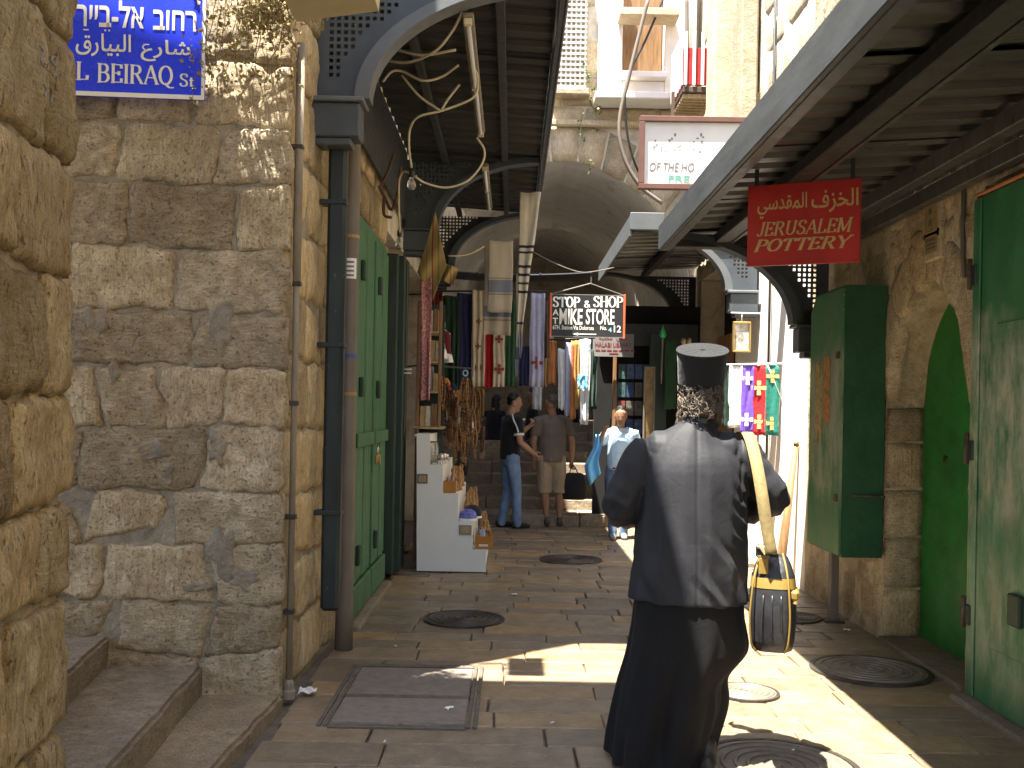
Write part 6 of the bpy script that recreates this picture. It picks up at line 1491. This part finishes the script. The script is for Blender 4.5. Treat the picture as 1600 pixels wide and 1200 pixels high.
MB().lathe([(.085, 0), (.084, .05), (.072, .085), (.04, .105), (.005, .11)], x0 + .085, Ys + .13, 24, z).build('cap_crown', plain('blue_white_print', (.12, .13, .4), .7, .9, 28, 0), t, smooth=True); MB().lathe([(.0875, .0), (.0875, .022), (.083, .022), (.083, 0)], x0 + .085, Ys + .13, 24, z + .001).build('cap_band', M['white'], t)
t = thing('skullcap', 'black skullcap with white edge behind the blue one', 'cap', (x0 + .1, Ys + .38, z), 0)
MB().lathe([(.09, 0), (.088, .06), (.075, .10), (.04, .125), (.005, .13)], x0 + .12, Ys + .36, 24, z).build('cap_crown', M['darkcloth'], t, smooth=True); MB().lathe([(.0925, .0), (.0925, .02), (.088, .02), (.088, 0)], x0 + .12, Ys + .36, 24, z + .001).build('cap_band', M['white'], t)
x0, x1, z = L5[1]; rk = random.Random(5)
for k in range(9):
    xx = x0 + .03 + .11 * rk.random(); yy = Ys + .07 + k * .055; s = rk.uniform(.7, 1.15)
    t = thing('silver_cup', ORD[k] + ' silver cup from the front on the upper step of the stand', 'cup', (xx, yy, z), 0, 'silver cups on the stand')
    MB().lathe([(.018 * s, 0), (.02 * s, .004), (.006 * s, .014), (.005 * s, .04 * s), (.02 * s, .055 * s), (.026 * s, .09 * s), (.024 * s, .09 * s), (.018 * s, .06 * s)], xx, yy, 14, z).build('cup_body', M['silver'], t, smooth=True)
x0, x1, z = L5[0]
t = thing('glass_jar', 'clear jar on the top corner of the white stand', 'jar', (x1 - .0, Ys + .1, L5[1][2])); 
MB().lathe([(.05, 0), (.052, .01), (.052, .16), (.045, .19), (.045, .22), (.042, .22), (.04, .19), (.047, .16), (.047, .012)], L5[1][0] + .02, Ys + .08, 20, L5[1][2]).build('jar_body', M['glass'], t, smooth=True)
# carved olive wood figures and crosses along the steps
for k in range(36):
    li = 2 + k % 3; x0, x1, z = L5[li]; yy = Ys + (.28 if li == 2 else .55) + (k // 3) * .078; xx = x0 + .05 + .08 * rk.random(); h = rk.uniform(.12, .24)
    t = thing('wooden_figure', ORD[k // 3] + ' olive wood figurine from the front on the ' + ('middle', 'second lowest', 'lowest')[k % 3] + ' step', 'figurine', (xx, yy, z), 0, 'olive wood figurines on the stand')
    MB().lathe([(.035, 0), (.035, .015), (.026, .02), (.03, h * .4), (.02, h * .65), (.012, h * .75), (.019, h * .85), (.016, h * .96), (.003, h)], xx, yy, 10, z).build('figure', M['olive'], t, smooth=True)
# hanging rosaries
M['rosary'] = plain('brown_rosary_bead', (.10, .042, .014), .4, .6, 40, 0)
for k in range(15):
    px = 693 + k * 3.9; py = 588 + (k * 53 % 95); Y = 9.9 + (k * 29 % 10) * .09
    a = atY(px, py, Y); ln = rk.uniform(.2, .36)
    t = thing('rosary_bunch', ORD[k] + ' bunch of brown rosaries from the left, hanging above the stand', 'rosaries', a, 0, 'rosary bunches above the stand')
    for j in range(6):
        w = rk.uniform(.008, .024); d = rk.uniform(-.06, .06); l2 = ln * rk.uniform(.7, 1); pts = []; rs = []
        for i in range(33):
            f = i / 32; th = f * 2 * math.pi; pts.append(a + Vector((d + w * math.sin(th) * (.4 + .6 * math.sin(f * math.pi)), .01 * j + .02 * rk.random(), -l2 * (1 - math.cos(th)) / 2))); rs.append(.0105 if i % 2 else .004)
        MB().tube(pts, rs, 5, cap=False).build('bead_string', M['rosary'] if j % 3 else M['olive'], t, smooth=True, fix=False)
        c = pts[16]; MB().box(c.x - .006, c.x + .006, c.y - .004, c.y + .004, c.z - .07, c.z).box(c.x - .022, c.x + .022, c.y - .003, c.y + .003, c.z - .035, c.z - .023).build('pendant_cross', M['wood'], t)
tb_ = tag(tb('rosary_rail', [(-1.12, 9.86, 1.95), (-.95, 10.4, 2.0), (-.45, 10.6, 1.98)], .01, M['darksteel'], None, 8), 'iron rail from which the rosary bunches hang', 'rail')
# wooden goods rack
gr = thing('goods_rack', 'narrow wooden rack of souvenirs standing behind the white stand', 'rack', (-.85, 9.95, 1.34))
ra, rb = atY(649, 688, 9.95), atY(692, 470, 9.95)
bx('base_shelf', (ra.x - .02, rb.x + .03, 9.88, 10.3, 1.34, 1.365), M['palewood'], gr, .005)
for x in (ra.x, rb.x - .03): bx('post', (x, x + .03, 9.9, 9.94, .02 if x == ra.x else 1.366, 2.62), M['wood'], gr, .004)
bx('back_board', (ra.x, rb.x, 10.3, 10.32, .02, 2.62), M['greendark'], gr)
shz = [1.366, 1.72, 2.02, 2.32]
for z in shz[1:]: bx('shelf', (ra.x + .031, rb.x - .031, 9.9, 10.299, z - .02, z), M['palewood'], gr, .003)
M['booktan'] = plain('tan_book', (.4, .27, .13), .6, .3, 9, .1); M['bookpale'] = plain('pale_book', (.5, .46, .38), .6, .3, 20, .1); M['bookblue'] = plain('grey_blue_book', (.16, .22, .24), .6, .3, 20, .1)
for j, z in enumerate(shz):
    x = ra.x + .04; k = 0
    while x < rb.x - .06:
        w = rk.uniform(.03, .055); h = rk.uniform(.18, .27)
        o = tag(bx('souvenir_book', (x, x + w, 9.93, 10.1, z + .0005, z + h), (M['booktan'], M['bookpale'], M['wood'], M['bookblue'])[(k + j) % 4], None, .004), ORD[k] + ' ' + ('tan', 'pale', 'brown', 'grey-blue')[(k + j) % 4] + ' box from the left on the ' + ('lowest', 'second', 'third', 'top')[j] + ' rack shelf', 'box', 'boxed souvenirs in the wooden rack')
        x += w + .006; k += 1
# hanging small garments in the left stall
hang_cloth('checked_headscarf', 'red and white checked headscarf hanging on the goods rack', 'scarf', 658, 672, 432, 625, 9.8, plain('red_white_check', (.42, .2, .2), .9, .9, 55, .1), None, .02, 1.5, 2)
def garment(label, px, py, w, h, Y, m1, m2):
    a = atY(px, py, Y); t = thing('small_dress', label, 'dress', (a.x, Y, a.z - h), 0, 'small garments on hangers in the left stall')
    tb('hanger', [(a.x - w * .4, Y, a.z - .05), (a.x, Y, a.z), (a.x + w * .4, Y, a.z - .05)], .005, M['white'], t, 6); tb('hook', [(a.x, Y, a.z), (a.x, Y, a.z + .08)], .004, M['silver'], t, 6)
    MB().rings([[(a.x + r1 * w * math.cos(q), Y + .05 * math.sin(q), a.z - z * h) for q in [2 * math.pi * i / 16 for i in range(16)]] for z, r1 in ((.06, .3), (.2, .42), (.55, .42), (.75, .5))]).build('bodice', m1, t, smooth=True)
    MB().rings([[(a.x + (r1 + .04 * math.sin(q * 6)) * w * math.cos(q), Y + (.05 + .02 * math.sin(q * 5)) * math.sin(q), a.z - z * h) for q in [2 * math.pi * i / 30 for i in range(30)]] for z, r1 in ((.74, .48), (1.0, .62))]).build('frill', m2, t, smooth=True)
garment('grey and pink child dress with white frill on a hanger', 683, 500, .2, .42, 10.8, C['grey'], C['white']); garment('pink child dress with frill beside the grey one', 695, 515, .16, .36, 10.9, C['maroon'], C['white'])
t = thing('shirt_dummy', 'small display dummy in white T-shirt and black trousers above the stand', 'dummy', atY(722, 700, 11.4))
a = atY(722, 640, 11.4)
blob('dummy_shirt', [[(0, 0, .0 + .16, .09, .055), (0, 0, .3, .1, .06), (0, 0, .38, .05, .04)], [(-.08, 0, .33, .035), (-.13, 0, .2, .03)], [(.08, 0, .33, .035), (.12, 0, .2, .03)]], .008, M['whitecloth'], t, 2)
blob('dummy_trousers', [[(-.04, 0, .17, .05), (-.045, 0, -.3, .035)], [(.04, 0, .17, .05), (.045, 0, -.3, .035)]], .008, M['darkcloth'], t, 2)
blob('dummy_head', [[(0, 0, .39, .025), (0, 0, .47, .045), (0, 0, .53, .03)]], .008, M['hairblack'], t, 2)
tb('dummy_stand', [(0, 0, .1), (0, .02, -.6)], .012, M['black'], t, 6, True)
# little arm bracket on the shutter
t = thing('wall_hanger', 'thin white wire hanger bracket beside the wooden rack', 'hanger', atY(640, 578, 9.5))
for dy in (0, 6): tb('wire', [atY(621, 577 + dy, 9.3), atY(643, 577 + dy, 9.3)], .005, M['white'], t, 6)

# ================================================================== creepers, litter, marks
M['leafdry'] = plain('dry_yellow_leaf', (.26, .20, .07), .7, .5, 30, 0); M['leafgreen'] = plain('green_leaf', (.07, .12, .03), .6, .5, 30, 0); M['twig'] = plain('dry_twig', (.16, .11, .05), .8, .3, 20, .2)
rv = random.Random(12)
def creeper(label, tops, lens, sway, nrm, leaf, n_leaf, lsize, parentname='creeper'):
    t = thing(parentname, label, 'creeper', tops[0]); ms, ml = MB(), MB(); nrm = Vector(nrm)
    for tp, ln in zip(tops, lens):
        p = Vector(tp); pts = [p]; v = Vector((rv.uniform(-.3, .3), 0, -1))
        for i in range(12):
            v = (v + Vector((rv.uniform(-.5, .5) * sway, rv.uniform(-.25, .25) * sway, -.25)) ).normalized(); p = p + v * ln / 12; p = Vector((p.x, min(p.y, Vector(tp).y + .01), p.z)); pts.append(p)
        ms.tube(catmull(pts, 2), [.0035 * (1 - .7 * i / 24) for i in range(25)], 5, cap=False)
        for i in range(n_leaf):
            c = pts[rv.randrange(1, 13)] + Vector((rv.gauss(0, .03), rv.gauss(-.015, .02), rv.gauss(0, .03))); s = lsize * rv.uniform(.5, 1.3)
            e = Euler((rv.uniform(0, 6), rv.uniform(0, 6), rv.uniform(0, 6))).to_matrix()
            q = [e @ Vector(x) * s for x in ((0, 0, 0), (.35, .12, .35), (0, .0, 1.0), (-.35, .12, .35))]
            ml.add([c + x for x in q], [(0, 1, 2), (0, 2, 3)])
    ms.build('stems', M['twig'], t, fix=False); stuff(ml.build('leaves', leaf, t, fix=False))
def wallp(px, py, d=.06): return atY(px, py, 5.09 - d)
creeper('dry yellowing creeper hanging down the top of the corner house', [wallp(px, rv.uniform(-60, 40), rv.uniform(.03, .12)) for px in range(318, 452, 7)], [rv.uniform(.25, .75) for _ in range(20)], .8, (0, -1, 0), M['leafdry'], 26, .028)
creeper('thick leafy creeper at the top of the thin conduit', [wallp(px, -30, rv.uniform(.05, .16)) for px in range(395, 462, 5)], [rv.uniform(.2, .38) for _ in range(20)], 1.0, (0, -1, 0), M['leafdry'], 40, .03)
creeper('thin dry creeper trailing over the edge of the blue street sign', [wallp(316, 8, .10), wallp(312, 40, .10), wallp(305, 60, .11)], [.55, .36, .30], .5, (0, -1, 0), M['leafdry'], 20, .02)
creeper('small green creeper on the arch wall beside the white window', [atY(912, 95, 14.15), atY(925, 130, 14.15), atY(908, 175, 14.15)], [.6, .7, .9], .7, (0, -1, 0), M['leafgreen'], 24, .05)
a = atZ(480, 1084, .01)
tag(MB().sheet(lambda u, v: (a.x - .045 + .09 * u, a.y - .03 + .07 * v, .012 + .03 * (abs(math.sin(u * 5 + v * 2)) * .6 + .3 * v)), 6, 5, (0, 0, .001)).build('crumpled_paper', M['paper'], None), 'crumpled white paper lying at the foot of the conduit', 'litter')
a = atZ(573, 995, .008)
tag(MB().sheet(lambda u, v: (a.x - .04 + .09 * u, a.y - .012 + .02 * v, .012 + .008 * math.sin(u * 7)), 5, 2, (0, 0, .001)).build('dry_leaf', M['leafdry'], None), 'dry yellow leaf on the slabs by the grey pipe', 'leaf')
# charcoal figures written on the near wall
mk = obj('charcoal_writing', MB().box(0, .001, 0, .001, 0, .001).mesh('x'), M['letterdark'], fw); bpy.data.objects.remove(mk)
def wallface(px, py):
    dx, dy = _un(px, py); dr = Vector((dx / FOC, 1, -dy / FOC)); o_ = Vector((0, 0, EYE)); f_ = fe + fN * .062
    s_ = (f_ - o_).dot(fN) / dr.dot(fN); return o_ + dr * s_
for st_ in ([(62, 72), (67, 80), (64, 95), (70, 105)], [(70, 100), (76, 98), (74, 110)], [(84, 88), (80, 95), (86, 102), (88, 92), (84, 88)], [(88, 98), (87, 112), (83, 118)], [(68, 132), (72, 140), (70, 150)], [(78, 136), (82, 146), (80, 160)]):
    MB().tube(catmull([wallface(*q) for q in st_], 4), .0028, 5).build('charcoal_stroke', M['letterdark'], fw, fix=False)

rl = random.Random(77)
for k, (px, py, l_) in enumerate(((620, 1010, 'cigarette end near the left pipe base'), (700, 1110, 'paper scrap on the slab by the access cover'), (860, 1130, 'cigarette end on the slabs left of the robe'), (1330, 985, 'paper scrap by the right-hand wall foot'), (800, 930, 'pale scrap beyond the round cover'), (600, 1160, 'cigarette end near the side steps'))):
    p = atZ(px, py, .008); an = rl.random() * 3
    if 'cigarette' in l_: tag(tb('cigarette_end', [(p.x, p.y, .010), (p.x + .025 * math.cos(an), p.y + .025 * math.sin(an), .010)], .004, M['paper'], None, 6), l_, 'litter')
    else: tag(MB().sheet(lambda u, v: (p.x + .05 * u * math.cos(an) - .03 * v * math.sin(an), p.y + .05 * u * math.sin(an) + .03 * v * math.cos(an), .009 + .008 * abs(math.sin(u * 4 + v * 3))), 4, 3, (0, 0, .0008)).build('paper_scrap', M['paper'], None), l_, 'litter')
